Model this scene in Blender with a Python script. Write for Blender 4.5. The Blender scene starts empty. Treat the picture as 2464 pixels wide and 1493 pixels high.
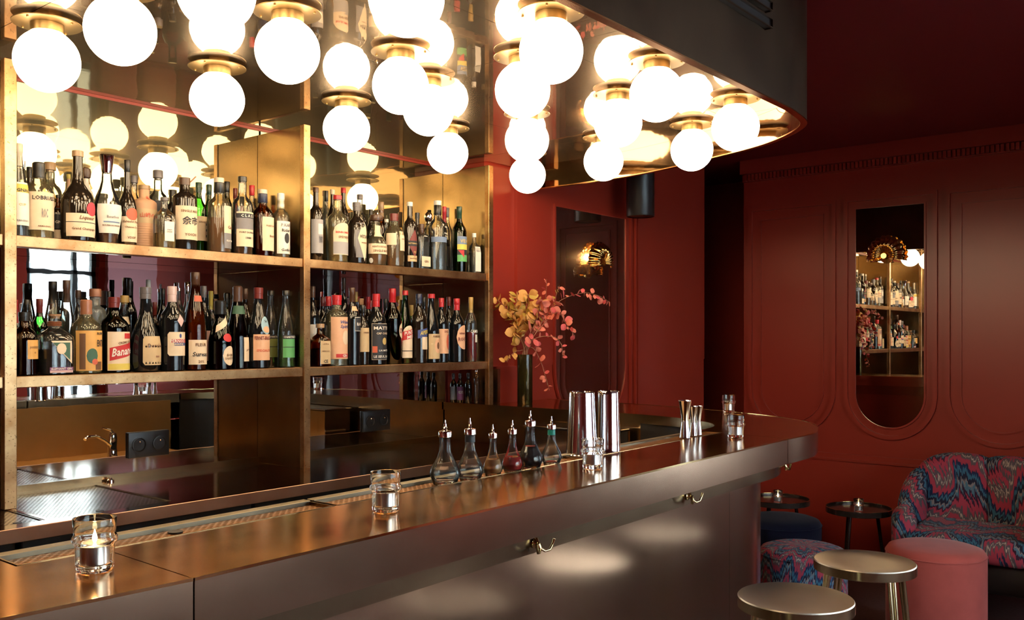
import bpy, bmesh, math, random
from mathutils import Vector, Matrix
random.seed(7)
SC = bpy.context.scene
COL = SC.collection
PI = math.pi

# ------------------------------------------------------------------ camera
EYE = 1.412                       # eye height in metres
FPX, CXP, HYP = 2200.0, 1232.0, 812.0   # focal length, vanishing centre of the 2464x1493 frame
YAW = math.atan2(1808.0, FPX)     # the bar runs along +X, the shelves face -Y
cd = bpy.data.cameras.new('camera'); cam = bpy.data.objects.new('camera', cd); COL.objects.link(cam)
cd.sensor_width = 36.0; cd.sensor_fit = 'HORIZONTAL'; cd.lens = FPX / 2464 * 36.0
cd.shift_y = (HYP - 746.5) / 2464.0
cd.clip_start = 0.02; cd.clip_end = 200
cam.location = (0, 0, EYE); cam.rotation_euler = (PI / 2, 0, YAW - PI / 2)
SC.camera = cam

# ------------------------------------------------------------------ light and exposure
GLOBE_L = 8.5                     # radiance of the opal globes
W = bpy.data.worlds.new('sky'); SC.world = W; W.use_nodes = True
bg = W.node_tree.nodes['Background']; bg.inputs[0].default_value = (0.88, 0.95, 1.0, 1); bg.inputs[1].default_value = 11.0
vs = SC.view_settings
vs.view_transform = 'Standard'; vs.look = 'None'; vs.exposure = 1.2; vs.gamma = 1.0; vs.use_curve_mapping = False
cy = SC.cycles
cy.max_bounces = 12; cy.diffuse_bounces = 4; cy.glossy_bounces = 8; cy.transmission_bounces = 10
cy.transparent_max_bounces = 40; cy.caustics_reflective = False; cy.caustics_refractive = False
cy.sample_clamp_indirect = 6.0; cy.use_denoising = True; cy.blur_glossy = 0.5

# ------------------------------------------------------------------ helpers
cosY, sinY = math.cos(YAW), math.sin(YAW)
def ray(px, py):                  # direction (unit depth) through a picture point, room axes
    r = (px - CXP) / FPX
    return sinY * r + cosY, -cosY * r + sinY, -(py - HYP) / FPX
def on_z(px, py, z):
    x, y, u = ray(px, py); k = (z - EYE) / u
    return Vector((x * k, y * k, z))
def on_y(px, py, Y):
    x, y, u = ray(px, py); k = Y / y
    return Vector((x * k, Y, EYE + u * k))
def on_x(px, py, X):
    x, y, u = ray(px, py); k = X / x
    return Vector((X, y * k, EYE + u * k))
def at_d(px, py, d):
    x, y, u = ray(px, py)
    return Vector((x * d, y * d, EYE + u * d))

def mesh(name, verts, faces, mat=None, smooth=None):
    me = bpy.data.meshes.new(name)
    me.from_pydata([tuple(v) for v in verts], [], faces)
    if mat is not None: me.materials.append(mat)
    if smooth is not None:
        me.polygons.foreach_set('use_smooth', [True] * len(me.polygons))
        if smooth < 180: me.set_sharp_from_angle(angle=math.radians(smooth))
    me.update()
    return me
def link(name, me, parent=None, loc=(0, 0, 0), rot=(0, 0, 0)):
    o = bpy.data.objects.new(name, me); COL.objects.link(o)
    o.parent = parent; o.location = loc; o.rotation_euler = rot
    return o
def obj(name, vf, mat, parent=None, smooth=None, loc=(0, 0, 0), rot=(0, 0, 0)):
    return link(name, mesh(name, vf[0], vf[1], mat, smooth), parent, loc, rot)
def thing(name, label, cat, loc=(0, 0, 0), rz=0, group=None):
    o = link(name, None, None, loc, (0, 0, rz)); tag(o, label, cat, group); return o
def tag(o, label, cat, group=None):
    o['label'] = label; o['category'] = cat
    if group: o['group'] = group
    return o
def struct(o):
    o['kind'] = 'structure'; return o
def join(*vfs):
    V, F = [], []
    for v, f in vfs:
        n = len(V); V += list(v); F += [tuple(i + n for i in q) for q in f]
    return V, F
def moved(vf, loc=(0, 0, 0), mat=None):
    M = Matrix.Translation(loc) @ (mat if mat is not None else Matrix.Identity(4))
    return [M @ Vector(v) for v in vf[0]], vf[1]
BOXF = [(0, 3, 2, 1), (4, 5, 6, 7), (0, 1, 5, 4), (1, 2, 6, 5), (2, 3, 7, 6), (3, 0, 4, 7)]
def box(x0, x1, y0, y1, z0, z1):
    return [(x0, y0, z0), (x1, y0, z0), (x1, y1, z0), (x0, y1, z0), (x0, y0, z1), (x1, y0, z1), (x1, y1, z1), (x0, y1, z1)], BOXF
def bbox_bevel(x0, x1, y0, y1, z0, z1, b=0.002, seg=1):
    bm = bmesh.new(); v, f = box(x0, x1, y0, y1, z0, z1)
    vs_ = [bm.verts.new(p) for p in v]
    for q in f: bm.faces.new([vs_[i] for i in q])
    bmesh.ops.bevel(bm, geom=bm.edges[:], offset=b, segments=seg, affect='EDGES', profile=0.5)
    bm.verts.index_update()
    r = [v.co.copy() for v in bm.verts], [tuple(v.index for v in p.verts) for p in bm.faces]
    bm.free(); return r
def lathe(prof, seg=24, cross=None, cap0=True, cap1=True):
    """profile [(r,z)] turned about Z; cross(a) scales the radius by direction"""
    V, F = [], []
    for r, z in prof:
        for k in range(seg):
            a = 2 * PI * k / seg; q = r * (cross(a) if cross else 1.0)
            V.append((q * math.cos(a), q * math.sin(a), z))
    n = len(prof)
    for i in range(n - 1):
        for k in range(seg):
            k2 = (k + 1) % seg
            F.append((i * seg + k, i * seg + k2, (i + 1) * seg + k2, (i + 1) * seg + k))
    if cap0: F.append(tuple(range(seg - 1, -1, -1)))
    if cap1: F.append(tuple((n - 1) * seg + k for k in range(seg)))
    return V, F
def squarish(a, n=5.0):
    return (abs(math.cos(a)) ** n + abs(math.sin(a)) ** n) ** (-1.0 / n)
def tube(path, rad, seg=8, caps=True):
    path = [Vector(p) for p in path]; n = len(path)
    rads = rad if isinstance(rad, (list, tuple)) else [rad] * n
    V, F = [], []; up = None
    for i, p in enumerate(path):
        t = (path[min(i + 1, n - 1)] - path[max(i - 1, 0)]).normalized()
        if up is None:
            up = t.orthogonal().normalized()
        else:
            up = (up - t * up.dot(t)).normalized()
        s = t.cross(up)
        for k in range(seg):
            a = 2 * PI * k / seg
            V.append(p + (up * math.cos(a) + s * math.sin(a)) * rads[i])
    for i in range(n - 1):
        for k in range(seg):
            k2 = (k + 1) % seg
            F.append((i * seg + k, i * seg + k2, (i + 1) * seg + k2, (i + 1) * seg + k))
    if caps:
        F.append(tuple(range(seg - 1, -1, -1))); F.append(tuple((n - 1) * seg + k for k in range(seg)))
    return V, F
def prism(poly, z0, z1):
    n = len(poly)
    V = [(p[0], p[1], z0) for p in poly] + [(p[0], p[1], z1) for p in poly]
    F = [tuple(range(n - 1, -1, -1)), tuple(range(n, 2 * n))]
    F += [(i, (i + 1) % n, n + (i + 1) % n, n + i) for i in range(n)]
    return V, F
def spline(pts, per=8):
    P = [Vector((p[0], p[1])) for p in pts]; out = []
    for i in range(len(P) - 1):
        p0, p1, p2, p3 = P[max(i - 1, 0)], P[i], P[i + 1], P[min(i + 2, len(P) - 1)]
        for k in range(per):
            t = k / per
            out.append(0.5 * ((2 * p1) + (p2 - p0) * t + (2 * p0 - 5 * p1 + 4 * p2 - p3) * t * t + (3 * p1 - p0 - 3 * p2 + p3) * t ** 3))
    out.append(P[-1]); return out
def offset(line, d):              # to the left of the direction of travel
    out = []; n = len(line)
    for i, p in enumerate(line):
        t = (line[min(i + 1, n - 1)] - line[max(i - 1, 0)]).normalized()
        out.append(Vector((p.x - t.y * d, p.y + t.x * d)))
    return out
def wall_strip(line, z0, z1, d0, d1):   # a band along a plan line between two offsets
    a, b = offset(line, d0), offset(line, d1); n = len(a); V, F = [], []
    for i in range(n):
        V += [(a[i].x, a[i].y, z0), (a[i].x, a[i].y, z1), (b[i].x, b[i].y, z1), (b[i].x, b[i].y, z0)]
    for i in range(n - 1):
        o = 4 * i
        for k in range(4):
            k2 = (k + 1) % 4
            F.append((o + k, o + 4 + k, o + 4 + k2, o + k2))
    F += [(0, 1, 2, 3), (4 * n - 1, 4 * n - 2, 4 * n - 3, 4 * n - 4)]
    return V, F
def text_vf(body, width=None, height=None, italic=0.0):
    """flat lettering centred on the origin in the XZ plane (x right, z up)"""
    cu = bpy.data.curves.new('t', 'FONT'); cu.body = body; cu.resolution_u = 1
    cu.align_x = 'CENTER'; cu.align_y = 'CENTER'; cu.shear = italic; cu.fill_mode = 'FRONT'; cu.offset = 0.022
    o = bpy.data.objects.new('t', cu); COL.objects.link(o)
    dg = bpy.context.evaluated_depsgraph_get(); me = o.evaluated_get(dg).to_mesh()
    V = [Vector(v.co) for v in me.vertices]; F = [tuple(p.vertices) for p in me.polygons]
    o.evaluated_get(dg).to_mesh_clear(); bpy.data.objects.remove(o); bpy.data.curves.remove(cu)
    if not V: return [], []
    x0, x1 = min(v.x for v in V), max(v.x for v in V); y0, y1 = min(v.y for v in V), max(v.y for v in V)
    sx = width / max(x1 - x0, 1e-6) if width else None
    sz = height / max(y1 - y0, 1e-6) if height else None
    sx = sx or sz; sz = sz or sx
    return [Vector(((v.x - (x0 + x1) / 2) * sx, 0, (v.y - (y0 + y1) / 2) * sz)) for v in V], F
# ------------------------------------------------------------------ materials (all procedural)
def nodes(name):
    m = bpy.data.materials.new(name); m.use_nodes = True
    nt = m.node_tree; return m, nt, nt.nodes['Principled BSDF'], nt.nodes['Material Output']
def N(nt, kind, **kw):
    n = nt.nodes.new(kind)
    for k, v in kw.items():
        if k in n.inputs: n.inputs[k].default_value = v
        else: setattr(n, k, v)
    return n
def rgb(c): return (c[0], c[1], c[2], 1.0)
def plain(name, col, rough=0.5, metal=0.0, spec=0.5, coat=0.0, sheen=0.0, vary=0.0, scale=30.0, bump=0.0):
    m, nt, p, out = nodes(name)
    p.inputs['Base Color'].default_value = rgb(col); p.inputs['Roughness'].default_value = rough
    p.inputs['Metallic'].default_value = metal; p.inputs['Specular IOR Level'].default_value = spec
    p.inputs['Coat Weight'].default_value = coat; p.inputs['Sheen Weight'].default_value = sheen
    if vary or bump:
        tc = N(nt, 'ShaderNodeTexCoord'); no = N(nt, 'ShaderNodeTexNoise', Scale=scale, Detail=4.0)
        nt.links.new(tc.outputs['Object'], no.inputs['Vector'])
        if vary:
            mx = N(nt, 'ShaderNodeMix', data_type='RGBA')
            mx.inputs[6].default_value = rgb([c * (1 - vary) for c in col]); mx.inputs[7].default_value = rgb([min(1, c * (1 + vary)) for c in col])
            nt.links.new(no.outputs['Fac'], mx.inputs[0]); nt.links.new(mx.outputs[2], p.inputs['Base Color'])
        if bump:
            bp = N(nt, 'ShaderNodeBump', Strength=bump, Distance=0.002)
            nt.links.new(no.outputs['Fac'], bp.inputs['Height']); nt.links.new(bp.outputs[0], p.inputs['Normal'])
    return m
def brass(name, lo, hi, r0=0.12, r1=0.3, scale=6.0, stretch=(1, 1, 1), speck=0.0, bump=0.02):
    """aged metal: cloudy patina, brushed grain, optional dark specks"""
    m, nt, p, out = nodes(name); p.inputs['Metallic'].default_value = 1.0
    tc = N(nt, 'ShaderNodeTexCoord'); mp = N(nt, 'ShaderNodeMapping'); mp.inputs['Scale'].default_value = stretch
    nt.links.new(tc.outputs['Object'], mp.inputs['Vector'])
    a = N(nt, 'ShaderNodeTexNoise', Scale=scale, Detail=4.0, Roughness=0.6); nt.links.new(mp.outputs[0], a.inputs['Vector'])
    b = N(nt, 'ShaderNodeTexNoise', Scale=scale * 9, Detail=3.0); nt.links.new(mp.outputs[0], b.inputs['Vector'])
    cr = N(nt, 'ShaderNodeValToRGB'); cr.color_ramp.elements[0].position = 0.34; cr.color_ramp.elements[1].position = 0.68
    cr.color_ramp.elements[0].color = rgb(lo); cr.color_ramp.elements[1].color = rgb(hi)
    nt.links.new(a.outputs['Fac'], cr.inputs[0]); colr = cr.outputs[0]
    if speck:
        vo = N(nt, 'ShaderNodeTexNoise', Scale=180.0, Detail=2.0); nt.links.new(tc.outputs['Object'], vo.inputs['Vector'])
        c2 = N(nt, 'ShaderNodeValToRGB'); c2.color_ramp.elements[0].position = 0.30; c2.color_ramp.elements[1].position = 0.36
        nt.links.new(vo.outputs['Fac'], c2.inputs[0])
        mx = N(nt, 'ShaderNodeMix', data_type='RGBA', blend_type='MULTIPLY'); mx.inputs[0].default_value = speck
        nt.links.new(colr, mx.inputs[6]); nt.links.new(c2.outputs[0], mx.inputs[7]); colr = mx.outputs[2]
    nt.links.new(colr, p.inputs['Base Color'])
    mr = N(nt, 'ShaderNodeMapRange'); mr.inputs['To Min'].default_value = r0; mr.inputs['To Max'].default_value = r1
    nt.links.new(a.outputs['Fac'], mr.inputs['Value']); nt.links.new(mr.outputs[0], p.inputs['Roughness'])
    if bump:
        bp = N(nt, 'ShaderNodeBump', Strength=bump, Distance=0.002)
        nt.links.new(b.outputs['Fac'], bp.inputs['Height']); nt.links.new(bp.outputs[0], p.inputs['Normal'])
    return m
def thin_glass(name, tint, rough=0.015, body=None, ior=1.5):
    """thin bottle glass: tinted see-through wall with a Fresnel gloss; body adds a little milky colour"""
    m = bpy.data.materials.new(name); m.use_nodes = True; nt = m.node_tree; nt.nodes.clear()
    out = N(nt, 'ShaderNodeOutputMaterial'); tr = N(nt, 'ShaderNodeBsdfTransparent', Color=rgb(tint)); gl = N(nt, 'ShaderNodeBsdfGlossy', Roughness=rough)
    fr = N(nt, 'ShaderNodeFresnel', IOR=ior); mx = N(nt, 'ShaderNodeMixShader')
    nt.links.new(fr.outputs[0], mx.inputs[0]); base = tr.outputs[0]
    if body:
        df = N(nt, 'ShaderNodeBsdfDiffuse', Color=rgb(body[:3])); m2 = N(nt, 'ShaderNodeMixShader'); m2.inputs[0].default_value = body[3]
        nt.links.new(base, m2.inputs[1]); nt.links.new(df.outputs[0], m2.inputs[2]); base = m2.outputs[0]
    nt.links.new(base, mx.inputs[1]); nt.links.new(gl.outputs[0], mx.inputs[2]); nt.links.new(mx.outputs[0], out.inputs[0])
    return m
def real_glass(name, col=(1, 1, 1), ior=1.45):
    m, nt, p, out = nodes(name)
    p.inputs['Base Color'].default_value = rgb(col); p.inputs['Roughness'].default_value = 0.0
    p.inputs['IOR'].default_value = ior; p.inputs['Transmission Weight'].default_value = 1.0
    return m
def glow(name, col, s):
    m, nt, p, out = nodes(name)
    p.inputs['Base Color'].default_value = (0.8, 0.8, 0.75, 1); p.inputs['Roughness'].default_value = 0.25
    p.inputs['Emission Color'].default_value = rgb(col); p.inputs['Emission Strength'].default_value = s
    return m
def mirror(name, tint, rough=0.01, wave=0.0, scratch=0.0, haze=0.0):
    m, nt, p, out = nodes(name); p.inputs['Metallic'].default_value = 1.0
    p.inputs['Base Color'].default_value = rgb(tint); p.inputs['Roughness'].default_value = rough
    tc = N(nt, 'ShaderNodeTexCoord')
    if wave:
        no = N(nt, 'ShaderNodeTexNoise', Scale=9.0, Detail=2.0); nt.links.new(tc.outputs['Object'], no.inputs['Vector'])
        bp = N(nt, 'ShaderNodeBump', Strength=wave, Distance=0.01); nt.links.new(no.outputs['Fac'], bp.inputs['Height']); nt.links.new(bp.outputs[0], p.inputs['Normal'])
    if scratch:
        mp = N(nt, 'ShaderNodeMapping'); mp.inputs['Scale'].default_value = (3, 40, 1); mp.inputs['Rotation'].default_value = (0, 0, 0.5)
        nt.links.new(tc.outputs['Object'], mp.inputs['Vector'])
        n2 = N(nt, 'ShaderNodeTexNoise', Scale=2.2, Detail=7.0, Roughness=0.7, Distortion=0.8); nt.links.new(mp.outputs[0], n2.inputs['Vector'])
        mr = N(nt, 'ShaderNodeMapRange'); mr.inputs['From Min'].default_value = 0.5; mr.inputs['From Max'].default_value = 0.75
        mr.inputs['To Min'].default_value = rough; mr.inputs['To Max'].default_value = rough + scratch
        nt.links.new(n2.outputs['Fac'], mr.inputs['Value']); nt.links.new(mr.outputs[0], p.inputs['Roughness'])
    if haze:
        g = N(nt, 'ShaderNodeBsdfGlossy', Color=rgb(tint), Roughness=0.38); mx = N(nt, 'ShaderNodeMixShader'); mx.inputs[0].default_value = haze
        nt.links.new(p.outputs[0], mx.inputs[1]); nt.links.new(g.outputs[0], mx.inputs[2]); nt.links.new(mx.outputs[0], out.inputs[0])
    return m
def ikat(name, mode, k=9.0, f=6.0, amp=0.5):
    """flame-stitch ikat: zigzag bands with feathered edges"""
    m, nt, p, out = nodes(name); L = nt.links.new
    p.inputs['Roughness'].default_value = 0.85; p.inputs['Sheen Weight'].default_value = 0.1; p.inputs['Specular IOR Level'].default_value = 0.2
    tc = N(nt, 'ShaderNodeTexCoord'); sx = N(nt, 'ShaderNodeSeparateXYZ'); L(tc.outputs['Object'], sx.inputs[0])
    def M(op, a, b=None, c=None):
        n = N(nt, 'ShaderNodeMath', operation=op)
        for i, v in enumerate((a, b, c)):
            if v is None: continue
            if isinstance(v, (int, float)): n.inputs[i].default_value = v
            else: L(v, n.inputs[i])
        return n.outputs[0]
    X, Y, Z = sx.outputs
    if mode == 'round':
        u = M('MULTIPLY', M('ARCTAN2', Y, X), 0.2)
        v = M('SUBTRACT', Z, M('SQRT', M('ADD', M('MULTIPLY', X, X), M('MULTIPLY', Y, Y))))
    else:
        u = Y; v = M('ADD', Z, M('MULTIPLY', X, 0.9))
    cb = N(nt, 'ShaderNodeCombineXYZ'); L(M('MULTIPLY', u, 1.0), cb.inputs[0]); L(M('MULTIPLY', v, 0.6), cb.inputs[1])
    big = N(nt, 'ShaderNodeTexNoise', Scale=4.5, Detail=1.0); L(cb.outputs[0], big.inputs['Vector'])
    cb2 = N(nt, 'ShaderNodeCombineXYZ'); L(M('MULTIPLY', u, 160.0), cb2.inputs[0]); L(M('MULTIPLY', v, 7.0), cb2.inputs[1])
    fine = N(nt, 'ShaderNodeTexNoise', Scale=1.0, Detail=2.0); L(cb2.outputs[0], fine.inputs['Vector'])
    wig = M('ADD', M('MULTIPLY', u, f), M('MULTIPLY', big.outputs['Fac'], 1.0))
    zig = M('PINGPONG', wig, 0.5)
    zig2 = M('PINGPONG', M('MULTIPLY', wig, 3.1), 0.5)
    s = M('ADD', M('MULTIPLY', v, k * 0.62), M('MULTIPLY', zig, amp * 2.0))
    s = M('ADD', s, M('MULTIPLY', zig2, amp * 0.6))
    s = M('ADD', s, M('MULTIPLY', M('PINGPONG', M('MULTIPLY', wig, 11.3), 0.5), amp * 0.3))
    s = M('ADD', s, M('MULTIPLY', big.outputs['Fac'], 1.0))
    s = M('ADD', s, M('MULTIPLY', fine.outputs['Fac'], 0.28))
    fr = M('FRACT', s)
    cr = N(nt, 'ShaderNodeValToRGB'); e = cr.color_ramp.elements; cr.color_ramp.interpolation = 'CONSTANT'
    stops = [(0.0, (0.02, 0.022, 0.05)), (0.10, (0.05, 0.16, 0.25)), (0.19, (0.02, 0.03, 0.09)), (0.28, (0.44, 0.05, 0.085)), (0.45, (0.13, 0.105, 0.115)),
             (0.55, (0.50, 0.40, 0.33)), (0.59, (0.12, 0.10, 0.12)), (0.68, (0.46, 0.055, 0.095)), (0.80, (0.05, 0.02, 0.05)), (0.88, (0.09, 0.20, 0.28)), (0.95, (0.30, 0.25, 0.24))]
    e[0].position, e[0].color = stops[0][0], rgb(stops[0][1]); e[1].position, e[1].color = stops[-1][0], rgb(stops[-1][1])
    for q, c in stops[1:-1]:
        n = e.new(q); n.color = rgb(c)
    L(fr, cr.inputs[0]); L(cr.outputs[0], p.inputs['Base Color'])
    return m

M_TOP = brass('aged_brass_top', (0.50, 0.25, 0.07), (0.70, 0.38, 0.12), 0.08, 0.22, 4.0, (1, 1.6, 1))
M_FASCIA = brass('dull_brass_front', (0.36, 0.245, 0.165), (0.54, 0.375, 0.255), 0.15, 0.23, 1.6, (1, 1, 2), 0, 0)
M_BODY = brass('brushed_brass_front', (0.33, 0.22, 0.155), (0.44, 0.305, 0.215), 0.205, 0.255, 1.0, (2, 2, 0.6), 0, 0)
M_BAND = brass('olive_brass_band', (0.23, 0.17, 0.105), (0.31, 0.235, 0.145), 0.20, 0.26, 3.0, bump=0)
M_NICHE = mirror('smoked_red_mirror', (0.48, 0.33, 0.25), 0.01, 0, 0, 0.2)
M_INNER = brass('warm_inner_brass', (0.46, 0.26, 0.09), (0.58, 0.34, 0.13), 0.42, 0.52, 3.0, bump=0)
M_WEDGE = brass('copper_work_edge', (0.46, 0.27, 0.18), (0.58, 0.37, 0.26), 0.32, 0.42, 5.0, bump=0)
M_SHELF = brass('worn_copper_brass', (0.34, 0.17, 0.07), (0.62, 0.42, 0.22), 0.28, 0.45, 9.0, (1, 1, 1), 0.6, 0.05)
M_PANEL = brass('satin_brass_panel', (0.28, 0.19, 0.10), (0.40, 0.285, 0.16), 0.16, 0.26, 4.0, (1, 1, 1))
M_WORK = brass('polished_worktop_brass', (0.30, 0.19, 0.10), (0.48, 0.32, 0.18), 0.08, 0.18, 4.0)
M_LAMP = brass('lamp_brass', (0.24, 0.155, 0.065), (0.30, 0.20, 0.085), 0.34, 0.42, 12.0)
M_HOOK = brass('polished_brass', (0.70, 0.52, 0.22), (0.82, 0.64, 0.32), 0.08, 0.14, 8.0)
M_STOOL = brass('pale_stool_brass', (0.56, 0.47, 0.27), (0.70, 0.62, 0.40), 0.12, 0.24, 5.0)
M_STOOLTOP = brass('polished_stool_top', (0.66, 0.58, 0.46), (0.76, 0.68, 0.56), 0.34, 0.46, 3.0, bump=0)
M_FAN = brass('bronze_fascia', (0.075, 0.044, 0.024), (0.105, 0.064, 0.036), 0.35, 0.5, 5.0)
M_RIM = brass('copper_rim', (0.45, 0.20, 0.07), (0.60, 0.30, 0.12), 0.18, 0.26, 5.0)
M_CEIL_MIRROR = mirror('ceiling_mirror', (0.62, 0.50, 0.38), 0.012, 0.03, 0.06, 0.16)
M_INRIM = mirror('polished_inner_rim', (0.34, 0.24, 0.15), 0.05, 0.06)
M_OLD_MIRROR = mirror('antique_mirror_dimmed', (0.26, 0.235, 0.145), 0.012, 0.01, 0.03, 0.12)  # antique yellow tint, darkened further to dim the reflected globes
M_MIRROR = mirror('smoked_mirror', (0.62, 0.62, 0.60), 0.01, 0.01)
M_DARK_MIRROR = mirror('bronze_mirror', (0.50, 0.42, 0.32), 0.01)
M_WALLMIRROR = mirror('wall_mirror', (0.72, 0.68, 0.6), 0.008)
M_RED = plain('oxblood_gloss_paint', (0.30, 0.027, 0.014), 0.34, 0, 0.5, vary=0.08, scale=3.0)
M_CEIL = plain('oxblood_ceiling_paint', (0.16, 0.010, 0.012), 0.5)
M_MAUVE = plain('mauve_paint', (0.42, 0.17, 0.20), 0.5)
M_FLOOR = plain('dark_plum_carpet', (0.13, 0.055, 0.05), 0.9, vary=0.35, scale=60.0, bump=0.3)
M_BLACK = plain('black_plastic', (0.012, 0.012, 0.013), 0.35)
M_VOID = plain('dark_cabinet', (0.02, 0.016, 0.014), 0.4)
M_STEEL = brass('steel', (0.52, 0.53, 0.55), (0.70, 0.71, 0.72), 0.10, 0.18, 6.0, (1, 1, 0.2))
M_TIN = brass('polished_steel_tin', (0.66, 0.66, 0.68), (0.80, 0.80, 0.82), 0.07, 0.13, 5.0, (1, 1, 0.1))
M_CHROME = plain('chrome', (0.85, 0.83, 0.80), 0.06, 1.0)
M_FRAME = plain('dark_window_frame', (0.02, 0.022, 0.024), 0.4)
M_GRATE = brass('copper_mesh', (0.30, 0.13, 0.05), (0.50, 0.25, 0.10), 0.29, 0.4, 20.0)
M_GRATE_STEEL = brass('steel_mesh', (0.36, 0.28, 0.21), (0.52, 0.42, 0.34), 0.15, 0.26, 6.0)
M_LIP = brass('tarnished_lip', (0.22, 0.19, 0.13), (0.36, 0.31, 0.22), 0.3, 0.45, 6.0)
M_OPAL = glow('opal_globe', (1.0, 0.77, 0.49), GLOBE_L)
M_GLASS = real_glass('clear_glass', (0.98, 1.0, 0.99))
M_WAX = plain('candle_wax', (0.85, 0.72, 0.58), 0.5)
M_FLAME = glow('candle_flame', (1.0, 0.72, 0.35), 60.0)
M_ALU = plain('tealight_cup', (0.62, 0.60, 0.60), 0.3, 1.0)
M_VELVET_PINK = plain('coral_velvet', (0.56, 0.11, 0.09), 0.9, spec=0.15, sheen=0.25, vary=0.22, scale=9.0, bump=0.1)
M_VELVET_NAVY = plain('navy_velvet', (0.006, 0.007, 0.018), 0.9, spec=0.08, sheen=0.05, vary=0.2, scale=8.0)
M_IKAT_R = ikat('ikat_pouf_fabric', 'round', 10.0, 7.0, 0.6)
M_IKAT_S = ikat('ikat_sofa_fabric', 'flat', 5.6, 3.6, 0.75)
M_TABLE = plain('dark_bronze_tray', (0.05, 0.035, 0.03), 0.18, 0.6)
# ------------------------------------------------------------------ the room
XR, YB, ZC = 5.60, 2.80, 2.56       # right wall, back wall, ceiling
YM = 3.05                           # shelf mirror plane
YF, XL = -2.20, -2.20               # street front, left wall
struct(obj('floor', box(XL - 0.2, 6.5, YF - 0.2, 3.6, -0.1, 0), M_FLOOR))
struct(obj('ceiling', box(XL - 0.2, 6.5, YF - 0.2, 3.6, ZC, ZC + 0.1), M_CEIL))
struct(obj('wall_left', box(XL - 0.15, XL, YF, 3.3, 0, ZC), M_RED))
struct(obj('wall_back', join(box(XL, 3.225, 3.062, 3.3, 0, ZC), box(3.225, 3.448, YB + 0.02, 3.3, 1.272, ZC), box(3.448, 5.372, YB, 3.3, 1.272, ZC),
       box(3.32, 5.372, YB + 0.005, 3.3, 0, 1.272), box(3.225, 3.32, 3.055, 3.3, 0, 1.272)), M_RED))
struct(obj('wall_recess', join(box(5.372, 6.4, 3.3, 3.4, 0, ZC), box(6.3, 6.4, 2.5, 3.3, 0, ZC), box(XR + 0.15, 6.4, 2.4, 2.5, 0, ZC)), M_RED))
# right wall with one window towards the street end
WY = (-1.70, -0.60)
struct(obj('wall_right', join(box(XR, XR + 0.15, WY[1], 2.633, 0, ZC), box(XR, XR + 0.15, YF, WY[0], 0, ZC),
       box(XR, XR + 0.15, WY[0], WY[1], 0, 0.5), box(XR, XR + 0.15, WY[0], WY[1], 2.35, ZC)), M_RED))
# street front with two windows
W1, W2 = (0.80, 3.20), (3.46, 4.10)  # the wide first window is out of view, its width set for fill light
struct(obj('wall_front', join(box(XL, W1[0], YF - 0.15, YF, 0, ZC), box(W1[1], W2[0], YF - 0.15, YF, 0, ZC), box(W2[1], XR + 0.15, YF - 0.15, YF, 0, ZC),
       box(W1[0], W1[1], YF - 0.15, YF, 2.38, ZC), box(W2[0], W2[1], YF - 0.15, YF, 2.38, ZC)), M_RED))
struct(obj('wall_front_dado', join(box(W1[0], W1[1], YF - 0.15, YF, 0, 0.55), box(W2[0], W2[1], YF - 0.15, YF, 0, 0.55)), M_MAUVE))
struct(obj('wall_front_pier', box(4.16, 4.64, YF, YF + 0.05, 0, ZC), M_MAUVE))
struct(obj('wall_right_pier', box(XR - 0.05, XR, -0.52, -0.28, 0, ZC), M_MAUVE))
M_PANE = thin_glass('window_pane', (0.97, 0.99, 1.0))
def window(n, a, b, z0, z1, axis, c, mull):
    def bx(p0, p1, q0, q1, t0=0.05, t1=0.10):
        return box(p0, p1, c - t1, c - t0, q0, q1) if axis == 'x' else box(c + t0, c + t1, p0, p1, q0, q1)
    w = 0.045
    fr = [bx(a, b, z0, z0 + w), bx(a, b, z1 - w, z1), bx(a, a + w, z0, z1), bx(b - w, b, z0, z1)] + [bx(m - 0.02, m + 0.02, z0, z1) for m in mull] + [bx(a, b, 1.98, 2.02)]
    root = struct(obj('window_%d' % n, join(*fr), M_FRAME))
    cuts = [a + w] + list(mull) + [b - w]
    for i in range(len(cuts) - 1):
        obj('pane', bx(cuts[i], cuts[i + 1], z0 + w, z1 - w, 0.07, 0.076), M_PANE, root)
    ld = bpy.data.lights.new('window_portal', 'AREA'); ld.shape = 'RECTANGLE'; ld.size = b - a; ld.size_y = z1 - z0
    lo = bpy.data.objects.new('window_portal', ld); COL.objects.link(lo); ld.cycles.is_portal = True
    if axis == 'x':
        lo.location = ((a + b) / 2, c - 0.14, (z0 + z1) / 2); lo.rotation_euler = (PI / 2, 0, 0)
    else:
        lo.location = (c + 0.14, (a + b) / 2, (z0 + z1) / 2); lo.rotation_euler = (PI / 2, 0, PI / 2)
window(1, W1[0], W1[1], 0.55, 2.38, 'x', YF, [1.60, 2.40])
window(2, W2[0], W2[1], 0.55, 2.38, 'x', YF, [3.90])
window(3, WY[0], WY[1], 0.50, 2.35, 'y', XR, [-0.86])
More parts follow.
